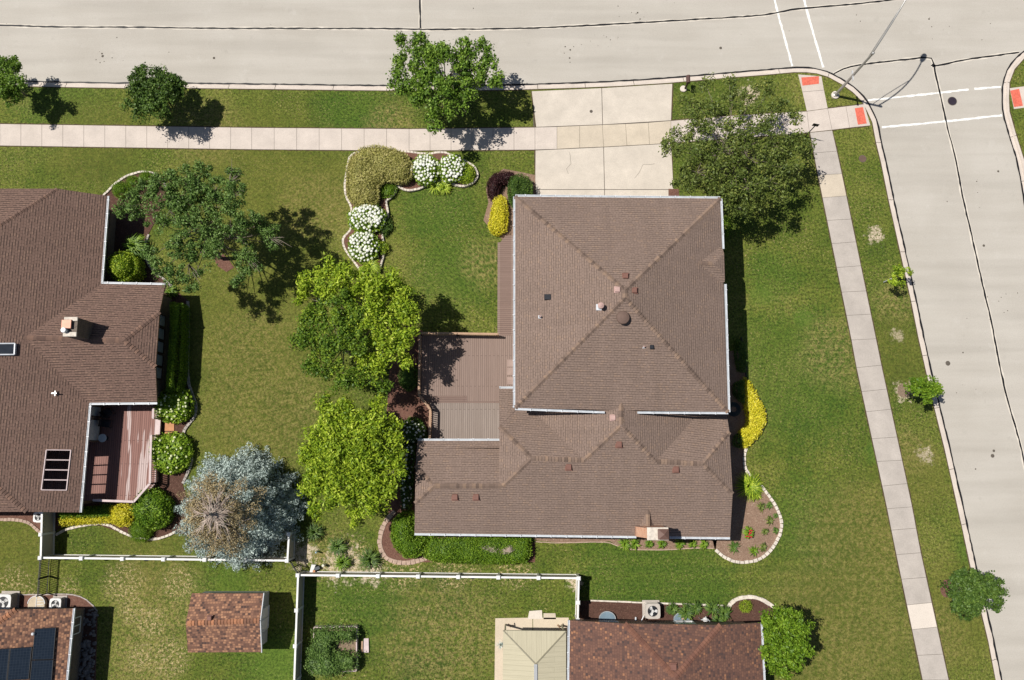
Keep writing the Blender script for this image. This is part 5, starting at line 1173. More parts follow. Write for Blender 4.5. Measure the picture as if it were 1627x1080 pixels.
# L-shaped raised garden
Lb = [(553, 261), (556, 248), (571, 240), (600, 238), (640, 240), (683, 246), (693, 242), (707, 242), (719, 248), (746, 259), (756, 267), (760, 279), (754, 290), (736, 297), (723, 294), (712, 287), (701, 286), (681, 291), (670, 299), (650, 304), (634, 298), (629, 290), (631, 301), (620, 316), (612, 318), (617, 334), (616, 345), (610, 356), (607, 375), (611, 393), (608, 413), (601, 434), (590, 439), (577, 436), (565, 418), (552, 402), (545, 389), (545, 377), (560, 364), (557, 347), (560, 330), (550, 314), (548, 297), (550, 278)]
mb = MB(); mb.prism([(P(x, y, .2).x, P(x, y, .2).y) for x, y in Lb], -.02, .2, bottom=False); mb.build('garden_bed', M['mulch_red'], kind='structure', uv=False)
edging('cream stone edging, two courses high, winding round the L-shaped flower bed', Lb+[Lb[0]], 'stone', .15, .24, .11, 2)
bed([(772, 300), (782, 282), (800, 268), (850, 278), (852, 312), (820, 330), (819, 385), (800, 382), (783, 368), (768, 350), (776, 322)], 'mulch_tan')
bed([(812, 385), (823, 385), (823, 520), (812, 520)], 'mulch_tan')
bed([(1062, 300), (1078, 300), (1080, 320), (1062, 320)], 'mulch_red')
bed([(640, 510), (672, 525), (672, 630), (690, 652), (690, 700), (672, 705), (680, 850), (850, 862), (850, 893), (690, 893), (665, 893), (640, 895), (612, 886), (603, 866), (607, 840), (622, 820), (600, 790), (615, 650), (620, 560)], 'mulch_red')
edging('pinkish paver edging curving round the bush at the lower house corner', [(627, 812), (612, 828), (605, 845), (602, 866), (610, 884), (622, 892), (645, 895), (664, 891), (678, 886)], 'pinkstone', .3, .3, .07)
bed([(1150, 560), (1170, 556), (1178, 566), (1187, 586), (1184, 597), (1198, 618), (1217, 651), (1219, 670), (1207, 693), (1188, 711), (1182, 722), (1185, 748), (1190, 754), (1206, 767), (1220, 785), (1233, 803), (1241, 822), (1243, 839), (1235, 861), (1217, 884), (1194, 893), (1169, 894), (1149, 884), (1135, 871), (1128, 840), (1128, 500)], 'mulch_tan')
edging('black edging strip round the yellow shrub beside the two storey house', [(1178, 535), (1184, 560), (1187, 584), (1183, 597), (1198, 618), (1217, 650), (1219, 670), (1207, 693), (1189, 711)], 'black', .07, .4, .14, 1, 0)
edging('white stone edging curving round the rose bed at the lower right house corner', [(1186, 712), (1182, 724), (1184, 746), (1191, 754), (1206, 767), (1220, 785), (1233, 803), (1241, 822), (1243, 839), (1235, 861), (1217, 884), (1194, 893), (1169, 894), (1149, 884), (1135, 871)], 'stone', .2, .30, .12, 1, .04)
bed([(845, 848), (1140, 850), (1137, 872), (1100, 870), (1060, 874), (1000, 874), (982, 868), (970, 860), (900, 863), (870, 860), (850, 858)], 'mulch_tan')
edging('thin brown edging along the strip under the lower roof gutter', [(850, 860), (880, 863), (930, 861), (968, 861), (982, 868), (1000, 873), (1060, 874), (1100, 870), (1134, 871)], 'pinkstone', .06, .5, .06, 1, 0)
bed([(921, 954), (940, 954), (1155, 962), (1162, 963), (1170, 953), (1190, 948), (1210, 952), (1230, 964), (1240, 1000), (1180, 1015), (900, 1010), (905, 985), (921, 985)], 'mulch')
edging('straight concrete edging along the mulch bed of the rust-brown house', [(938, 954), (1000, 956.5), (1080, 959.5), (1150, 962)], 'stone', .1, .9, .08, 1, .01)
edging('curved pale concrete edging round the small lime shrub', [(1158, 965), (1163, 956), (1175, 950), (1190, 948), (1205, 950), (1218, 956), (1229, 964)], 'stone', .24, .30, .10, 1, .0)
bed([(-60, 944), (60, 945), (108, 944), (130, 949), (146, 960), (155, 975), (152, 1085), (148, 1200), (60, 1200), (60, 990), (-60, 990)], 'mulch_red')
edging('thin pale edging round the bed behind the solar panel house', [(-30, 944), (60, 945), (108, 943.5), (130, 948), (146, 959), (155, 972)], 'stone_grey', .08, .5, .06, 1, .0)
bed([(-60, 800), (70, 800), (70, 850), (56, 838), (40, 826), (0, 825), (-60, 825)], 'mulch_red')
edging('pinkish paver edging at the left edge below the big house', [(-20, 826), (20, 825), (42, 828), (55, 838), (65, 848)], 'pinkstone', .2, .26, .1)
bed([(338, 405), (350, 400), (362, 410), (372, 425), (360, 432), (345, 422)], 'mulch_red', .02); bed(ell(1506, 935, 12, 15), 'mulch_red', .02); bed(ell(1437, 620, 11, 12), 'soil', .012)
# black rocks beside the solar panel house
mb = MB()
R_ = random.Random(5)
bed([(113, 960), (154, 968), (150, 1085), (148, 1200), (95, 1200)], 'mulch', .04)
for i in range(230):
    x = R_.uniform(121, 153); y = R_.uniform(968, 1100); x -= (y-968)*.05; c = P(x, y, .1); r = R_.uniform(.05, .17)
    V, Fc = ICO[1]; sx_, sy_, sz_ = R_.uniform(.7, 1.5), R_.uniform(.6, 1.3), R_.uniform(.5, .8); mb.mesh([(c.x+v[0]*r*sx_*R_.uniform(.75, 1.15), c.y+v[1]*r*sy_*R_.uniform(.75, 1.15), .05+r*.3+v[2]*r*sz_) for v in V], Fc)
mb.build('rock_border', M['rock'], label='dark broken rocks piled along the side of the solar panel house', cat='rocks', kind='stuff', uv=False)
c0 = P(119, 1000, .2); t = T('window_well', 'shaded timber-framed window well beside the solar panel house wall', 'window well', (c0.x, c0.y, 0))
xa, xb_, ya, yb3 = P(108, 980, .2).x, P(128, 980, .2).x, P(110, 1010, .2).y, P(110, 977, .2).y
mb = MB(); mb.box(xa, xb_, yb3-.1, yb3, 0, .25); mb.box(xb_-.1, xb_, ya, yb3-.1, 0, .25); mb.box(xa, xb_, ya-.1, ya, 0, .25); mb.build('timber_frame', M['dark_wood'], t, uv=False)

# ------------------------------------------------------------------ machines and small things
def ac(x, y, s, h, label, mat='acgrey', round_top=False, rot=0, blades='acwhite', slab=True):
    c = P(x, y, h); t = T('air_conditioner', label, 'air conditioner', (c.x, c.y, 0)); q = s/2
    def sq(r, k=0): return [(c.x+a*r, c.y+b*r) for a, b in ((-1, -.8), (-.8, -1), (.8, -1), (1, -.8), (1, .8), (.8, 1), (-.8, 1), (-1, .8))]
    if slab: mb = MB(); mb.prism([(c.x-q-.1, c.y-q-.1), (c.x+q+.1, c.y-q-.1), (c.x+q+.1, c.y+q+.1), (c.x-q-.1, c.y+q+.1)], 0, .08, 0, .01); mb.build('pad', M['walk_grey'], t, uv=False)
    mb = MB(); mb.prism(sq(q), .08, h-.06)
    for i in range(7):
        z = .14+i*(h-.25)/7; mb.prism(sq(q+.012), z, z+.02)
    mb.build('casing', M[mat if mat != 'acwhite' else 'acgrey'], t, uv=False)
    # top: ring with an opening, fan below
    mb = MB(); n = 24; rr = q*.74; ring = [(c.x+rr*math.cos(6.2832*i/n), c.y+rr*math.sin(6.2832*i/n)) for i in range(n)]
    out = []
    for i in range(n):
        a = 6.2832*i/n; cx_, sy_ = math.cos(a), math.sin(a); k = 1/max(abs(cx_), abs(sy_)); k = min(k, 1.28); out.append((c.x+(q+.01)*cx_*k, c.y+(q+.01)*sy_*k))
    for i in range(n):
        j = (i+1) % n; mb.face([(*out[i], h), (*out[j], h), (*ring[j], h), (*ring[i], h)]); mb.face([(*ring[i], h), (*ring[j], h), (*ring[j], h-.06), (*ring[i], h-.06)]); mb.face([(*out[j], h), (*out[i], h), (*out[i], h-.07), (*out[j], h-.07)])
    mb.build('top_cover', M[mat], t, uv=False)
    mb = MB(); mb.lathe((c.x, c.y, h-.062), [(rr*.985, 0), (rr*.985, .008)], 20); mb.build('fan_well', M['black'], t, uv=False)
    mb = MB(); mb.lathe((c.x, c.y, h-.054), [(rr*.26, 0), (rr*.26, .045), (rr*.1, .052)], 14)
    nb = 3
    for i in range(nb):
        a = rot+6.2832*i/nb; p0 = Vector((c.x+math.cos(a)*rr*.2, c.y+math.sin(a)*rr*.2, h-.10)); pts = []
        for (r_, da, z_) in ((.25, -.35, -.03), (.9, -.15, -.03), (.95, .45, .02), (.6, .75, .03), (.25, .45, .02)): pts.append((c.x+math.cos(a+da)*rr*r_, c.y+math.sin(a+da)*rr*r_, h-.03+z_*.5))
        mb.face(pts)
    mb.build('fan', M[blades], t, uv=False)
    mb = MB()
    for k in (.35, .6, .85):
        mb.tube([(c.x+rr*k*math.cos(6.2832*i/20), c.y+rr*k*math.sin(6.2832*i/20), h+.006) for i in range(21)], .004, 4, cap=False)
    for i in range(4): a = .78+1.5708*i; mb.tube([(c.x, c.y, h+.006), (c.x+rr*1.05*math.cos(a), c.y+rr*1.05*math.sin(a), h+.006)], .005, 4)
    mb.build('grille', M['iron'], t, uv=False)
ac(1037.5, 971, .92, .8, 'beige square air conditioner with a dark fan in the mulch bed', rot=1.9)
ac(4.5, 957, .98, .8, 'large white-topped air conditioner cut by the left edge of the photo', 'acwhite', rot=.4)
ac(87.5, 960, .72, .6, 'smaller white-topped air conditioner right of the round ribbed cover', 'acwhite', rot=1.2)
ac(60.5, 821.5, .62, .6, 'small air conditioner half under the eave beside the white fence', 'acwhite', rot=.2)
def well(x, y, r, h, label, mat, half=True, ribs=False):
    c = P(x, y, h); t = T('window_well', label, 'window well', (c.x, c.y, 0)); mb = MB(); n = 18
    arc = [(c.x+r*math.cos(math.pi*i/n), c.y+r*.9*math.sin(math.pi*i/n)) for i in range(n+1)]+[(c.x-r, c.y-.55), (c.x+r, c.y-.55)]
    mb.prism(arc, 0, h, 0, .02); mb.build('cover', mat, t, uv=False)
    mb = MB()
    for i in range(n): mb.beam((*arc[i], h), (*arc[i+1], h), .04, .04)
    if ribs:
        for i in range(5): y_ = c.y-.4+i*.17; w_ = r*.9*math.sqrt(max(.05, 1-max(0, y_-c.y)**2/r**2)); mb.beam((c.x+.04, y_, h+.012), (c.x+w_, y_+.04, h+.012), .025, .02)
        mb.beam((c.x, c.y-.5, h+.014), (c.x, c.y+r*.85, h+.014), .03, .02)
    mb.build('rim', M['gutter'] if ribs else M['steel'], t, uv=False)
wg = plain('well_plastic', (.16, .22, .27), .2); wr_ = plain('well_beige', (.46, .38, .27), .6)
well(965, 983.5, .53, .25, 'bluish domed window well cover left of the beige air conditioner', wg); well(1083, 984.5, .5, .25, 'bluish window well cover with a tan leaf, right of the beige air conditioner', wg)
c = P(1086, 983, .3); mb = MB(); mb.prism([(c.x-.12, c.y-.06), (c.x+.14, c.y-.05), (c.x+.12, c.y+.05), (c.x-.10, c.y+.05)], .26, .275); mb.build('fallen_leaf', M['wood'], label='tan scrap lying on the right bluish window well cover', cat='leaf', uv=False)
well(57.5, 959, .55, .3, 'round beige window well cover with ribs between two air conditioners', wr_, ribs=True)
def gas(x, y, label):
    c = P(x, y, .6); t = T('gas_meter', label, 'meter', (c.x, c.y, 0)); mb = MB(); mb.lathe((c.x, c.y, .55), [(.10, 0), (.15, .05), (.15, .2), (.08, .26)], 14); mb.box(c.x-.2, c.x+.2, c.y-.04, c.y+.04, .6, .72); mb.build('meter_body', M['acwhite'], t, uv=False)
    mb = MB(); mb.tube([(c.x-.25, c.y, .0), (c.x-.25, c.y, .7), (c.x-.1, c.y, .82), (c.x+.25, c.y-.02, .8), (c.x+.28, c.y-.3, .7)], .03, 8); mb.tube([(c.x+.05, c.y+.2, .66), (c.x+.05, c.y-.2, .66)], .03, 8); mb.build('pipe', M['steel'], t, uv=False)
gas(1120, 984, 'white gas meter with pipes against the rust-brown house wall')
c = P(1012, 984, .3); t = T('downspout', 'white downspout elbow between the well cover and the beige air conditioner', 'downspout', (c.x, c.y, 0))
mb = MB(); mb.tube([(c.x-.1, c.y-.3, 1.2), (c.x-.1, c.y-.25, .35), (c.x-.05, c.y+.1, .15)], .055, 8); mb.build('spout', M['gutter'], t, uv=False); mb = MB(); mb.tube([(c.x+.1, c.y-.3, .4), (c.x+.25, c.y-.1, .45), (c.x+.42, c.y+.25, .4)], .035, 8); mb.build('hose', M['steel'], t, uv=False)
def downspout(x, y, z, label, foot=(0, .4)):
    c = P(x, y, z); t = T('downspout', label, 'downspout', (c.x, c.y, 0)); mb = MB(); mb.tube([(c.x, c.y, z), (c.x, c.y, .25), (c.x+foot[0], c.y+foot[1], .08)], .05, 6); mb.build('pipe', M['gutter'], t, uv=False)
downspout(1227, 1052, .3, 'white downspout foot at the right wall of the rust-brown house', (.3, .35))
# mailbox
c = P(1085.5, 141.5); t = T('mailbox', 'dark brown mailbox on a post beside the top of the driveway', 'mailbox', c)
mb = MB(); mb.prism(ell(0, 0, 1, 1, 12, 0, .03) and [(c.x+.24*math.cos(6.2832*i/12), c.y+.24*math.sin(6.2832*i/12)) for i in range(12)], 0, .12, 0, .03); mb.build('base', M['walk_white'], t, uv=False)
mb = MB(); mb.box(c.x+.06, c.x+.16, c.y-.05, c.y+.05, .1, 1.1); mb.box(c.x+.04, c.x+.18, c.y-.10, c.y+.42, 1.0, 1.06); mb.build('post', M['dark_wood'], t, uv=False)
mb = MB(); xm2, ym2 = c.x+.11, c.y+.17
prof = [(-.13, 1.07), (.13, 1.07), (.13, 1.22)]+[(.13*math.cos(a), 1.22+.10*math.sin(a)) for a in (.5, 1.0, 1.57, 2.1, 2.6)]+[(-.13, 1.22)]
V = [(xm2+u, ym2-.27, z) for u, z in prof]+[(xm2+u, ym2+.27, z) for u, z in prof]; n = len(prof); mb.mesh(V, [(i, (i+1) % n, n+(i+1) % n, n+i) for i in range(n)]+[tuple(range(n))[::-1], tuple(range(n, 2*n))]); mb.build('box', plain('mailbox_brown', (.085, .045, .038), .45), t, uv=False)
# street lamp with a street-name blade
c = P(1326.5, 151.5); HP = 5.9
t = T('street_lamp', 'tall grey street lamp at the corner with its long arm over the top road', 'street lamp', c)
pt = P(1389, 82.5, HP); lamp_g = P(1462.5, 98, ZR); HL = 8.3; head = Vector((lamp_g.x-SX*HL, lamp_g.y-SY*HL, HL))
mb = MB(); mb.lathe(c, [(.28, 0), (.28, .12), (.22, .14)], 20); mb.build('base', M['walk_white'], t, uv=False)
mb = MB(); mb.lathe(c+Vector((0, 0, .14)), [(.17, 0), (.17, .04), (.12, .06), (.11, .35)], 14)
for i in range(4): a = .78+i*1.57; mb.lathe(c+Vector((.19*math.cos(a), .19*math.sin(a), .12)), [(.03, 0), (.03, .08)], 6)
pt2 = Vector((c.x, c.y, HP)); pt2 = pt2.lerp(pt, .5) if (pt2-pt).length < .4 else pt2
mb.tube([c+Vector((0, 0, .15)), pt2], [.105, .075], 12); mb.build('pole', M['pole'], t, uv=False, smooth=False)
hv = head-pt2; hz_ = Vector((hv.x, hv.y, 0))
mb = MB(); pts = [pt2+Vector((0, 0, -.35))+hz_*s_+Vector((0, 0, (HL-HP+.35)*(1-(1-s_)**2.2))) for s_ in [i/12 for i in range(13)]]; mb.tube(pts, [.045]*13, 8)
mb.tube([pt2+Vector((0, 0, -1.1))]+[pt2+Vector((0, 0, -1.1))+hz_*(.62*s_)+Vector((0, 0, ((HL-HP)*.86+1.1)*(s_**1.1))) for s_ in (.35, .7, 1.0)], .025, 6); mb.lathe(pt2+Vector((0, 0, -.1)), [(.095, 0), (.095, .16), (.03, .2)], 12); mb.build('arm', M['pole'], t, uv=False, smooth=True)
mb = MB(); d = hz_.normalized(); s_ = Vector((-d.y, d.x, 0)); pr = [(0, .05), (.12, .12), (.4, .19), (.62, .14), (.72, .03)]
top = [head+d*a+s_*b for a, b in pr]+[head+d*a-s_*b for a, b in reversed(pr)]; V = [p+Vector((0, 0, .06)) for p in top]+[p-Vector((0, 0, .07)) for p in top]; n = len(top)
mb.mesh(V, [tuple(range(n)), tuple(range(2*n-1, n-1, -1))]+[(i, n+i, n+(i+1) % n, (i+1) % n) for i in range(n)]); mb.build('lamp_head', M['pole'], t, uv=False)
q = P(1355.5, 109.5, 2.9); mb = MB(); a_, b_ = P(1355, 103.5, 3.0), P(1356, 115.5, 3.0); pc = c.lerp(pt2, .5); mb.beam(Vector((c.x, c.y, 3.0))+Vector((-.02, .35, 0)), Vector((c.x, c.y, 3.0))+Vector((.0, -.35, 0)), .02, .2); mb.build('sign_blade', M['gutter'], t, uv=False)
# corner sign post by the ramp walk
c = P(1279, 217); t = T('sign_post', 'thin dark sign post beside the junction of the two sidewalks', 'sign', c)
mb = MB(); mb.tube([c, c+Vector((0, 0, 2.0))], .035, 8); mb.build('post', M['iron'], t, uv=False); mb = MB(); mb.beam(c+Vector((-.2, .05, 2.0)), c+Vector((.2, -.03, 2.0)), .02, .36); mb.build('sign_panel', M['iron'], t, uv=False)
# tree stake
c = P(1404, 448); mb = MB(); mb.tube([c, c+Vector((.05, .02, 1.0))], .03, 6); c5 = c+Vector((.3, 0, 0)); mb.build('tree_stake', M['gutter'], label='short white stake standing in the verge beside the small lime sapling', cat='stake', uv=False)
# raised vegetable box
t = T('planter_box', 'square raised timber planter box overgrown with leafy vegetables', 'planter', P(530, 1030, 0))
bx = [P(x, y, .45) for x, y in ((499, 996.5), (566.5, 995.5), (566, 1066), (495, 1068))]
mb = MB()
for i in range(4): a, b = bx[i], bx[(i+1) % 4]; mb.beam((a.x, a.y, .23), (b.x, b.y, .23), .06, .46)
mb.build('frame', M['pinkwood'], t, uv=False); mb = MB(); mb.prism([(p.x, p.y) for p in bx], .0, .36); mb.build('soil', M['soil'], t, uv=False)
flat('stone_step', [(578.5, 1013.5), (586, 1013.5), (586.5, 1036), (578, 1036)], .10, M['pinkwood'], 'pink slab lying in the grass right of the planter box', 'slab')
flat('wood_plank', [(574.5, 1018), (577, 1018), (576.5, 1036), (574, 1036)], .08, M['wood'], 'thin plank between the planter box and the pink slab', 'plank')
t = T('garden_stake', 'yellow T-shaped stake at the lower edge of the planter box', 'stake', P(544, 1070)); mb = MB(); a = P(544, 1074, .1); b = P(544, 1060, .8); mb.tube([a, b], .025, 6); mb.tube([b+Vector((-.25, 0, 0)), b+Vector((.25, 0, 0))], .025, 6); mb.build('pole', M['wood'], t, uv=False)
# garden odds and ends near the slanting fence
def spike(x, y, label, h, r, mat, cat, tip=(0, 0)):
    c = P(x, y); mb = MB(); mb.lathe(c, [(r, 0), (r, h), (r*.6, h+.02)], 14); return mb.build(cat.replace(' ', '_'), mat, label=label, cat=cat, uv=False)
spike(505, 876, 'pale blue pipe stub standing in the shaded dirt left of the grass tufts', .55, .055, plain('blue_pipe', (.30, .42, .50), .4), 'pipe stub')
spike(516, 897, 'round pale utility post beside the grass tuft above the white fence', .5, .09, plain('cream_post', (.62, .60, .50), .5), 'utility post')
c = P(498, 902); t = T('utility_box', 'small white and rust coloured box at the fence corner', 'utility box', c); mb = MB(); mb.prism([(c.x-.18, c.y-.28), (c.x+.02, c.y-.3), (c.x+.22, c.y+.22), (c.x-.06, c.y+.26)], 0, .32, 0, .03); mb.build('lid', M['acwhite'], t, uv=False); mb = MB(); mb.prism([(c.x+.03, c.y-.2), (c.x+.5, c.y-.02), (c.x+.42, c.y+.16), (c.x+.1, c.y+.05)], 0, .3); mb.build('housing', plain('dark_housing', (.06, .07, .08), .5), t, uv=False); mb = MB(); mb.prism([(c.x+.04, c.y-.28), (c.x+.2, c.y-.24), (c.x+.2, c.y-.1), (c.x+.06, c.y-.1)], .3, .36); mb.build('bracket', M['orange'], t, uv=False)
# coiled hose in the shade beside the big house
c = P(1166, 650, .1); mb = MB()
for k in range(5): r = .22+.06*k; mb.tube([(c.x+r*math.cos(.3*i), c.y+r*math.sin(.3*i), .06+.01*(k % 2)) for i in range(22)], .022, 6, cap=False)
mb.build('garden_hose', plain('teal_hose', (.02, .05, .06), .5), label='dark coiled garden hose on the mulch between house corner and yellow shrub', cat='hose', uv=False)
c = P(1120+10, 300); c = P(797, 1024, .5); 
tuft('potted_grass', 'small grey-green wispy plant at the left edge of the patio roof', 'plant', 796, 1024, .38, .7, 'lf_spruce', 40, wd=.02, z0=.03)
for (x, y, lab) in ((811, 995, 'dark bracket-shaped stand at the upper left corner of the patio roof'), (889, 996, 'small tan and black stand at the upper right corner of the patio roof')):
    c = P(x, y, .5); t = T('garden_stand', lab, 'stand', (c.x, c.y, .03)); mb = MB(); mb.tube([(c.x-.1, c.y, .03), (c.x, c.y, .6), (c.x-.12, c.y+.2, .75)], .04, 6); mb.tube([(c.x+.15, c.y-.02, .03), (c.x, c.y, .6)], .03, 6); mb.build('frame', M['dark_wood'] if x < 850 else M['wood'], t, uv=False)

# ------------------------------------------------------------------ shrubs, hedges, flowers
sh = shrub
sh('boxwood_ball', 'clipped dark green boxwood ball nearest the left house roof corner', 'shrub', ell(191, 301, 12, 11), .85, 'lf_green', (.05, .035), 1, .45, 'clipped boxwood balls', rough=.0)
sh('boxwood_ball', 'middle one of the three clipped boxwood balls in the curved bed', 'shrub', ell(211, 290, 10.5, 10), .8, 'lf_green', (.05, .035), 1, .4, 'clipped boxwood balls', rough=.0)
sh('boxwood_ball', 'boxwood ball farthest from the house, partly under the sparse tree', 'shrub', ell(232, 283, 10.5, 10), .8, 'lf_green', (.05, .035), 1, .4, 'clipped boxwood balls', rough=.0)
sh('golden_bush', 'yellow-green rounded bush in the inner corner of the left house', 'shrub', ell(197, 424, 23, 23), 2.2, 'lf_lime', (.11, .06), 1, .7, rough=.08)
tuft('hosta', 'green arching clump right of the sparse tree shade beside the left house', 'plant', 217, 393, 1.0, 1.1, 'lf_green', 260, wd=.07)
tuft('daylily', 'bright green grassy clump at the corner of the left house wing', 'plant', 272, 463, .55, .5, 'lf_green', 160, wd=.05)
sh('clipped_hedge', 'narrow clipped green hedge along the window wall of the left house wing', 'hedge', [(274, 483), (292, 484), (291, 540), (289, 590), (284, 620), (268, 620), (271, 570), (275, 520)], 2.0, 'lf_green', (.07, .045), 1, .3, rough=.02)
sh('hydrangea', 'green hydrangea with cream blooms above the orange tiles', 'shrub', [(248, 650), (250, 632), (258, 622), (280, 618), (298, 622), (306, 640), (304, 656), (290, 668), (270, 670), (252, 664)], 1.0, 'lf_hyd', (.19, .12), 1, .5, 'cream hydrangeas by the porch', bloom='bloom_cream', nbloom=44, rb=.075, rough=.12)
sh('hydrangea', 'green hydrangea with cream blooms below the orange tiles', 'shrub', [(240, 700), (252, 692), (270, 688), (288, 690), (300, 700), (303, 718), (296, 740), (280, 750), (262, 752), (247, 742), (240, 722)], 1.0, 'lf_hyd', (.19, .12), 1, .5, 'cream hydrangeas by the porch', bloom='bloom_cream', nbloom=30, rb=.075, rough=.14)
sh('round_bush', 'rounded leafy green bush at the chamfered corner of the porch deck', 'shrub', ell(241, 809, 30, 31), 1.3, 'lf_green', (.17, .075), .9, .8, rough=.16)
sh('boxwood_ball', 'smooth bright green ball shrub below the rounded leafy bush', 'shrub', ell(223, 844, 16.5, 16), .8, 'lf_green', (.05, .035), 1, .5, rough=.0)
gh = sh('golden_hedge', 'narrow hedge, green behind and yellow in front, under the eave of the left house', 'hedge', [(94, 812), (178, 802), (180, 822), (150, 823), (96, 824)], .65, 'lf_green', (.09, .05), 1, .3, rough=.08)
sh('', '', '', [(95, 823), (150, 821), (180, 818), (181, 829), (150, 831), (122, 832), (96, 834)], .62, 'lf_gold', (.10, .055), 1, .2, rough=.12, part='golden_front', parent=gh)
sh('golden_bush', 'bright golden yellow bush at the right end of the narrow hedge', 'shrub', [(176, 806), (195, 802), (210, 806), (212, 820), (204, 834), (190, 836), (176, 828)], .85, 'lf_gold', (.10, .055), 1, .4, rough=.06)
# L garden
sh('sprawling_shrub', 'big olive-green clipped shrub bent in an L over the stone-edged bed', 'shrub', [(552, 300), (551, 270), (558, 250), (575, 236), (598, 232), (622, 236), (645, 245), (655, 262), (654, 280), (645, 288), (630, 289), (612, 286), (600, 296), (601, 312), (596, 324), (580, 328), (562, 322), (553, 312)], 1.15, 'lf_ochre', (.15, .05), 1.1, .8, z0=.2, rough=.05)
hy = [((676, 268), 22.5, 23, 95, 'white-flowered hydrangea between the olive shrub and the other upper hydrangea'), ((718.5, 266.5), 22, 21, 85, 'white-flowered hydrangea at the right end of the upper bed arm'), ((583, 347), 29, 22.5, 98, 'wide white-flowered hydrangea just below the olive shrub'), ((577, 391), 24, 25, 90, 'lowest white-flowered hydrangea in the L-shaped bed')]
for (c_, rx, ry, nb, lab) in hy: sh('hydrangea', lab, 'shrub', ell(c_[0], c_[1], rx, ry, 22, 0, .09),   .85, 'lf_hyd', (.12, .08), .9, .55, 'white hydrangeas in the L-shaped bed', z0=.2, bloom='bloom', nbloom=nb, rb=.098, rough=.08)
sh('leafy_shrub', 'lime shrub behind the right upper hydrangea inside the stone edging', 'shrub', [(738, 258), (750, 264), (755, 275), (750, 287), (738, 291), (728, 285), (738, 275)], .5, 'lf_lime', (.10, .05), .9, .35, z0=.2, rough=.15)
sh('leafy_shrub', 'dark leafy plant in the shaded inner corner of the L-shaped bed', 'shrub', [(603, 302), (612, 292), (626, 290), (630, 300), (622, 312), (608, 314)], .45, 'lf_green', (.10, .05), .9, .3, z0=.1, rough=.15)
sh('leafy_shrub', 'dark green shrub on the right side of the wide white hydrangea', 'shrub', [(604, 356), (612, 345), (622, 350), (622, 362), (612, 374), (603, 370)], .5, 'lf_deep', (.10, .06), .9, .3, z0=.0, rough=.15)
sh('leafy_shrub', 'small lime plant on the right side of the lowest white hydrangea', 'shrub', [(600, 382), (614, 386), (617, 396), (608, 403), (600, 398)], .4, 'lf_lime', (.10, .06), .9, .3, z0=.15, rough=.15)
tuft('daylily', 'yellow-green daylily clump outside the upper arm of the stone-edged bed', 'plant', 692, 297, .62, .45, 'lf_lime', 170, wd=.05); tuft('daylily', 'second yellow-green daylily clump, right of its neighbour outside the stone edging', 'plant', 706, 298, .6, .45, 'lf_lime', 170, wd=.05)
tuft('daylily', 'grassy clump filling the lower tip of the L-shaped bed', 'plant', 588, 423, .8, .5, 'lf_lime', 260, wd=.05, z0=.2)
sh('burgundy_shrub', 'curved burgundy barberry hedge above the yellow shrub', 'shrub', [(775, 290), (784, 277), (800, 273), (815, 274), (818, 284), (808, 290), (797, 292), (792, 302), (790, 314), (782, 316), (776, 308)], .85, 'lf_red', (.07, .045), 1.1, .4, rough=.04)
sh('golden_bush', 'oblong bright yellow shrub at the upper end of the board walkway', 'shrub', [(786, 315), (794, 311), (802, 314), (805, 330), (806, 352), (803, 366), (792, 372), (781, 368), (777, 357), (781, 338), (784, 325)], .9, 'lf_gold', (.09, .055), 1.1, .4, rough=.04)
sh('dark_evergreen', 'dark green evergreen bush at the upper left corner of the big roof', 'shrub', [(808, 300), (812, 284), (824, 278), (838, 282), (845, 296), (844, 312), (830, 320), (818, 326), (810, 318)], 1.5, 'lf_deep', (.10, .05), 1, .5, rough=.22)
sh('small_shrub', 'loose olive shrub between the yellow-green trees and the deck railing', 'shrub', ell(649, 600, 15, 19), .9, 'lf_mid', (.08, .05), .9, .5, rough=.2)
sh('hydrangea', 'hydrangea with scattered white blooms left of the cedar railing', 'shrub', [(640, 672), (652, 664), (668, 668), (676, 682), (676, 698), (658, 704), (640, 700)], .9, 'lf_deep', (.12, .08), .9, .4, bloom='bloom', nbloom=34, rb=.07, rough=.1)
sh('hydrangea', 'hydrangea strip with white blooms in shade beside the lower roof end', 'shrub', [(636, 704), (658, 706), (656, 740), (655, 780), (652, 808), (640, 806), (636, 760)], .9, 'lf_deep', (.12, .08), .9, .4, bloom='bloom', nbloom=48, rb=.07, rough=.1)
sh('round_bush', 'rounded lime-green bush at the lower left corner of the lower roof', 'shrub', [(622, 850), (626, 826), (640, 814), (656, 814), (664, 850), (680, 856), (676, 874), (662, 884), (645, 885), (628, 870)], 1.3, 'lf_green', (.12, .06), 1, .7, rough=.08)
sh('clipped_hedge', 'long clipped green hedge below the gutter of the lower roof', 'hedge', [(684, 850), (842, 852), (843, 880), (836, 892), (800, 895), (730, 893), (690, 891), (674, 884), (676, 868)], 1.0, 'lf_green', (.09, .055), 1, .35, rough=.06)
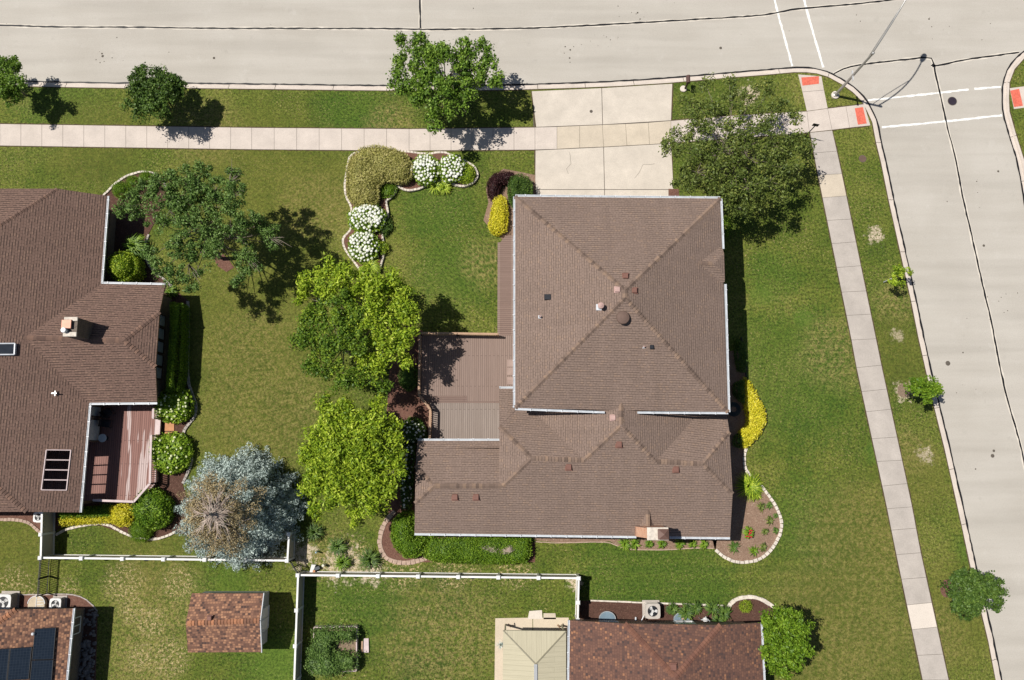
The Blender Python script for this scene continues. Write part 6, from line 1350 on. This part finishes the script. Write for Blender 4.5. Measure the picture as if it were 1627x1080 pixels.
# bare patch of the hedge: dead twigs
sh('dead_patch', 'brown bare twigs showing through the middle of the long clipped hedge', 'twigs', [(756, 868), (775, 864), (800, 866), (812, 862), (820, 872), (808, 880), (790, 882), (775, 876)], .98, 'twig', (.10, .02), .35, .2, z0=.10, rough=.2)
sh('golden_bush', 'long bright yellow shrub curving along the black edging', 'shrub', [(1183, 601), (1190, 606), (1202, 626), (1214, 650), (1217, 668), (1208, 688), (1191, 707), (1181, 711), (1174, 700), (1175, 686), (1185, 676), (1188, 664), (1184, 648), (1181, 625)], .5, 'lf_gold', (.13, .07), 1.1, .2, rough=.12)
sh('leafy_shrub', 'dark shrub between the big house wall and the upper yellow shrub', 'shrub', [(1168, 610), (1181, 604), (1182, 640), (1174, 634), (1166, 622)], .8, 'lf_deep', (.09, .055), .9, .3, rough=.1)
sh('leafy_shrub', 'small green bush at the lower tip of the long yellow shrub', 'shrub', ell(1174, 700, 8, 10), .55, 'lf_mid', (.08, .05), .9, .3, rough=.1)
sh('clipped_hedge', 'dark narrow hedge in the shade along the right wall of the big house', 'hedge', [(1172, 540), (1182, 546), (1185, 570), (1184, 590), (1174, 588), (1168, 560)], .7, 'lf_deep', (.09, .055), .9, .3, rough=.1)
sh('leafy_shrub', 'small bright green shrub under the dark tree at the big roof edge', 'shrub', [(1150, 345), (1158, 346), (1160, 360), (1156, 374), (1148, 370), (1146, 356)], .8, 'lf_green', (.10, .06), .9, .3, rough=.1)
tuft('daylily', 'bright yellow-green grass clump at the top of the rose bed', 'plant', 1190, 772, 1.0, .6, 'lf_lime', 340, wd=.05)
tuft('daylily', 'lower yellow-green grass clump beside the white stone edging of the rose bed', 'plant', 1199, 784, .55, .4, 'lf_lime', 140, wd=.04)
for (x, y, r, mat, lab) in [(1209, 806, .38, 'lf_olive', 'dull purplish-green seedling nearest the yellow grass clump'), (1222, 803, .3, 'lf_mid', 'small green seedling next to the white edging, uppermost in the bed'), (1222, 827, .35, 'lf_olive', 'dull seedling in the middle right of the tan mulch bed'), (1232, 819, .2, 'lf_mid', 'tiny green seedling touching the right curve of the white edging'), (1215, 844, .3, 'lf_olive', 'grey-green seedling right of the red rose'), (1212, 868, .38, 'lf_olive', 'dull seedling near the bottom right curve of the edging'), (1232, 843, .25, 'lf_mid', 'small plant at the rightmost curve of the white edging'), (1165, 869, .5, 'lf_mid', 'loose grey-green plant below the lower roof corner'), (1197, 875, .42, 'lf_green', 'bright green leafy plant near the bottom of the rose bed')]:
    tuft('seedling', lab, 'plant', x, y, r, .3, mat, 60, wd=.05, group='young plants in the rose bed')
tuft('rose_bush', 'small rose bush with red flowers at the house corner', 'plant', 1189, 846, .42, .5, 'lf_green', 110, wd=.08, blossoms=('rose', 12, .055))
for (x, w2_, lab) in [(993, 13, 'leftmost green lily clump under the lower roof gutter'), (1008, 11, 'second green lily clump from the left under the gutter'), (1031, 8, 'small lily clump left of the brick chimney'), (1051, 9, 'lily clump directly below the brick chimney'), (1080, 10, 'shaded lily clump right of the chimney shadow'), (1100, 9, 'lily clump in the middle of the gutter shade'), (1118, 10, 'rightmost green lily clump before the rose bed')]:
    tuft('daylily', lab, 'plant', x, 864, w2_/24, .4, 'lf_green', 90, wd=.05, group='lilies under the lower gutter')
for (x, y, r, mat, lab) in [(537, 868, .75, 'lf_mid', 'loose olive grass tuft above the other tufts near the slanting fence'), (545, 893, .65, 'lf_green', 'green grass tuft left of the dark spiky tuft'), (588, 889, .85, 'lf_deep', 'dark spiky grass tuft above the white fence'), (500, 845, .7, 'lf_deep', 'dark grass tuft in shade right of the blue spruce')]:
    tuft('grass_tuft', lab, 'plant', x, y, r, .7, mat, 170, wd=.045, group='grass tufts near the slanting fence')
for (x, y, r, lab) in [(1068, 967, .45, 'dark rose-like bush right of the beige air conditioner'), (1090, 972, .65, 'wide dark green bush above the right well cover'), (1105, 966, .5, 'dark bush in the middle of the mulch bed'), (1131, 966, .55, 'bright dark-leaved bush left of the tall bed bushes'), (1150, 974, .6, 'largest dark bush at the right of the mulch bed'), (1140, 985, .45, 'dark low bush beside the gas meter')]:
    tuft('low_bush', lab, 'shrub', x, y, r, .45, 'lf_deep', 120, wd=.075, group='low dark bushes along the rust-brown house')
sh('boxwood_ball', 'small lime-green ball shrub inside the curved concrete edging', 'shrub', ell(1185, 963.5, 8.5, 8), .5, 'lf_lime', (.05, .035), 1, .3, rough=.0)
sh('vegetables', 'leafy green vegetables spilling over the timber planter box', 'plant', [(500, 1000), (520, 998), (564, 999), (564, 1016), (545, 1018), (530, 1019), (528, 1036), (545, 1037), (566, 1040), (564, 1062), (545, 1066), (520, 1074), (496, 1070), (486, 1062), (488, 1040), (496, 1020)], .75, 'lf_blue', (.12, .06), .9, .35, z0=.35, rough=.22, spill=.12)

# ------------------------------------------------------------------ trees
tree('small round maple cut by the left edge of the photo', None, fill(2, 126, 32, 32, 14, 1, 11)+[(16, 106, 7), (24, 148, 9)], 2.5, 'lf_maple', 1.1, 85, (.15, .10), .25, 11, trunk_r=.07, zamp=1.2)
tree('small dense round maple in the verge of the top road', None, fill(242, 147, 39, 35, 14, 2, 12)+[(254, 111, 6), (283, 134, 8), (222, 112, 9), (262, 180, 8), (276, 150, 9)], 2.5, 'lf_deep', 1.2, 85, (.15, .10), .25, 12, trunk_r=.08, zamp=1.3)
tree('large ragged maple overhanging the top road left of the driveway', None, [(643, 60, 9), (668, 54, 7), (660, 78, 14), (684, 82, 14), (632, 100, 10), (626, 126, 10), (655, 120, 18), (645, 138, 12), (703, 70, 10), (700, 95, 20), (738, 76, 12), (735, 98, 17), (768, 72, 9), (775, 100, 12), (752, 108, 17), (790, 128, 9), (770, 130, 12), (720, 125, 24), (690, 140, 20), (668, 152, 14), (700, 178, 15), (722, 160, 17), (745, 140, 15), (690, 195, 9), (680, 110, 18)], 4.0, 'lf_maple', .95, 100, (.19, .13), .33, 23, trunk_r=.15, twigs=1)
tree('wide dark olive tree with thin leaves at the upper right corner of the big roof', None, [(1098, 160, 15), (1085, 215, 14), (1062, 236, 13), (1100, 235, 20), (1130, 185, 22), (1165, 158, 12), (1122, 132, 7), (1160, 130, 6), (1195, 150, 13), (1225, 140, 10), (1240, 163, 14), (1265, 183, 10), (1215, 188, 20), (1175, 200, 24), (1150, 235, 28), (1190, 245, 26), (1230, 226, 22), (1262, 225, 16), (1282, 236, 9), (1110, 270, 24), (1085, 285, 15), (1150, 285, 27), (1190, 295, 23), (1225, 285, 18), (1252, 265, 15), (1240, 305, 11), (1175, 330, 16), (1160, 312, 15), (1205, 325, 10), (1110, 195, 13)], 4.4, 'lf_olive', .85, 70, (.20, .095), .36, 34, trunk_r=.16, bark='bark', zamp=1.3, twigs=0, outw=.9)
tree('tall sparse tree with bare grey twigs beside the left house', (352, 410), [(205, 330, 10), (228, 318, 13), (240, 296, 12), (262, 300, 14), (283, 282, 12), (290, 306, 13), (312, 292, 12), (322, 270, 8), (345, 300, 13), (372, 276, 8), (352, 326, 15), (372, 308, 11), (300, 335, 14), (266, 332, 13), (250, 352, 9), (300, 366, 14), (328, 352, 14), (362, 358, 16), (390, 352, 10), (318, 318, 14), (285, 392, 12), (318, 392, 11), (238, 405, 7), (258, 425, 10), (278, 437, 9), (308, 415, 12), (345, 396, 8), (300, 452, 8), (384, 400, 11), (400, 418, 8), (384, 440, 8), (424, 368, 10), (440, 386, 6), (412, 356, 7)], 6.0, 'lf_blue', 1.15, 92, (.16, .085), .26, 45, trunk_r=.15, bark='bark', zamp=1.5, twigs=1, grow=1.65, bare=((325, 320, 20, -30), (350, 370, 60, 10), (385, 400, 30, 35), (300, 420, 15, 30), (365, 290, 10, -28), (425, 375, 32, 10)))
tree('broad yellow-green tree touching the lower tip of the L-shaped bed', None, [(496, 448, 15), (522, 430, 11), (548, 440, 15), (575, 450, 17), (605, 452, 17), (628, 440, 8), (634, 465, 14), (610, 480, 20), (648, 488, 11), (640, 512, 16), (615, 520, 19), (652, 528, 8), (605, 555, 16), (632, 552, 14), (578, 575, 12), (600, 586, 11), (482, 470, 10), (560, 470, 17), (585, 500, 16), (520, 458, 14), (640, 575, 9)], 4.7, 'lf_lime', 1.15, 88, (.23, .10), .34, 52, trunk_r=.16, zamp=1.3)
tree('darker green tree merged into the left side of the broad yellow-green tree', None, [(540, 485, 18), (510, 490, 17), (492, 515, 16), (530, 520, 22), (560, 510, 18), (500, 550, 18), (535, 552, 20), (565, 542, 16), (478, 535, 10), (512, 585, 14), (545, 588, 17), (580, 602, 13), (540, 612, 9), (610, 608, 10), (490, 575, 11)], 5.0, 'lf_midlime', 1.0, 95, (.19, .10), .34, 57, trunk_r=.15, zamp=1.3)
tree('round yellow-green tree between the blue spruce and the deck', None, fill(562, 728, 78, 86, 21, 5, 14)+[(478, 722, 9), (487, 775, 11), (505, 810, 9), (560, 822, 10), (600, 640, 9), (520, 640, 10)], 4.3, 'lf_lime', 1.0, 84, (.23, .10), .34, 63, trunk_r=.16, zamp=1.6)
tree('tiny lime-yellow sapling with a stake beside the side road kerb', None, [(1420, 440, 7), (1432, 431, 8), (1429, 445, 8), (1441, 435, 7)], 1.9, 'lf_lime', 1, 55, (.15, .10), .17, 71, trunk_r=.03, name='sapling', zamp=.4)
tree('young green sapling with yellow leaf tips, lower on the side road kerb', (1440, 621), fill(1470, 617, 24, 17, 9, 4, 8)+[(1493, 612, 6)], 2.3, 'lf_green', 1, 48, (.16, .105), .18, 72, trunk_r=.035, name='sapling', zamp=.6)
tree('round dark green young maple at the lower end of the side road', (1508, 935), fill(1550, 938, 40, 29, 13, 6, 11)+[(1549, 912, 6), (1588, 940, 6), (1584, 962, 6)], 2.7, 'lf_deep', 1.1, 80, (.15, .10), .22, 73, trunk_r=.06, zamp=.9)
tree('leafy green tree beside the right gutter of the rust-brown house', None, fill(1247, 1022, 32, 46, 15, 7, 10)+[(1240, 972, 8), (1282, 1000, 9), (1284, 1028, 8), (1222, 985, 10), (1262, 975, 8), (1232, 1062, 9)], 3.3, 'lf_green', 1.1, 90, (.18, .095), .27, 74, trunk_r=.09, zamp=1.2)

def spruce(px, py, label, Rb=3.55, Ht=7.0):
    b = P(px, py); t = T('blue_spruce', label, 'tree', b); r = np.random.default_rng(8)
    blue = []; dry = []; tw = MB(); limbs = MB()
    limbs.tube([b, b+Vector((0, 0, Ht*.5)), b+Vector((0, 0, Ht-.1))], [.22, .14, .05], 9)
    B = np.array(b); levels = 11
    for L_ in range(levels):
        f = L_/(levels-1); z = .7+(Ht-1.1)*f; R = Rb*(1-f**1.5)**.75+.2; n = int(14*(1-f)+8)
        for k in range(n):
            a = 6.2832*(k+r.uniform(-.35, .35))/n+L_*.9; rr = R*r.uniform(.84, 1.14); d = np.array([math.cos(a), math.sin(a), 0]); s_ = np.array([-d[1], d[0], 0])
            tip = B+d*rr+np.array([0, 0, z-.14*rr+r.uniform(-.1, .1)]); root = B+np.array([0, 0, z+.1])
            isdry = f+.10*math.cos(a-3.4) > .52+r.uniform(-.10, .10); bare = f > .77+r.uniform(-.06, .06)
            if k % 2 == 0 or bare: limbs.tube([tuple(root), tuple(root+(tip-root)*.9)], [.035, .012], 4, cap=False)
            if bare or (isdry and k % 2):
                for _ in range(12):
                    u0 = r.uniform(0, .75); q0 = root+(tip-root)*u0; q1 = q0+(tip-root)*r.uniform(.15, .5)*(1 if bare else .6)+s_*r.uniform(-.35, .35)*(.5+rr*.3)+np.array([0, 0, r.uniform(-.05, .2)])
                    limbs.tube([tuple(q0), tuple(q1)], [.022, .008], 3, 1, cap=False)
            if bare: continue
            for u in (.5, .66, .80, .92, 1.03):
                for sgn in (-1, 0, 1):
                    wd_ = (.30 if u < .9 else .17)*(1 if u < 1 else 0)
                    c = root+(tip-root)*u+s_*sgn*wd_*r.uniform(.7, 1.2)*(rr/3+.3)+np.array([0, 0, r.uniform(-.05, .05)-.12*abs(sgn)])
                    if u > 1 and sgn: continue
                    (dry if isdry else blue).append((c, d, .27*r.uniform(.7, 1.25)))
    for lst, mt, nm, m, lf in ((blue, 'lf_spruce', 'crown', 62, (.13, .07)), (dry, 'lf_beige', 'dried_crown', 40, (.13, .05))):
        pts = []; outs = []; rn = []
        for c, d, s_ in lst:
            q = r.normal(size=(m, 3)); q /= np.maximum(.3, np.linalg.norm(q, axis=1, keepdims=True)); pts.append(c+q*np.array([s_, s_, s_*.75])*r.uniform(.7, 1.05, (m, 1))); outs.append(q*1.0+d*.9); rn.append(np.clip(r.uniform(0, .6, m)+r.uniform(0, .4), 0, 1))
        V, Fc = leaves(np.concatenate(pts), lf[0], lf[1], .35, np.concatenate(outs), 1.3); npmesh(nm, V, Fc, M[mt], t, np.concatenate(rn))
    limbs.build('trunk', [M['bark_pale'], M['twig']], t, uv=False)
spruce(389, 806, 'big blue spruce with a dried beige top beside the white fence')
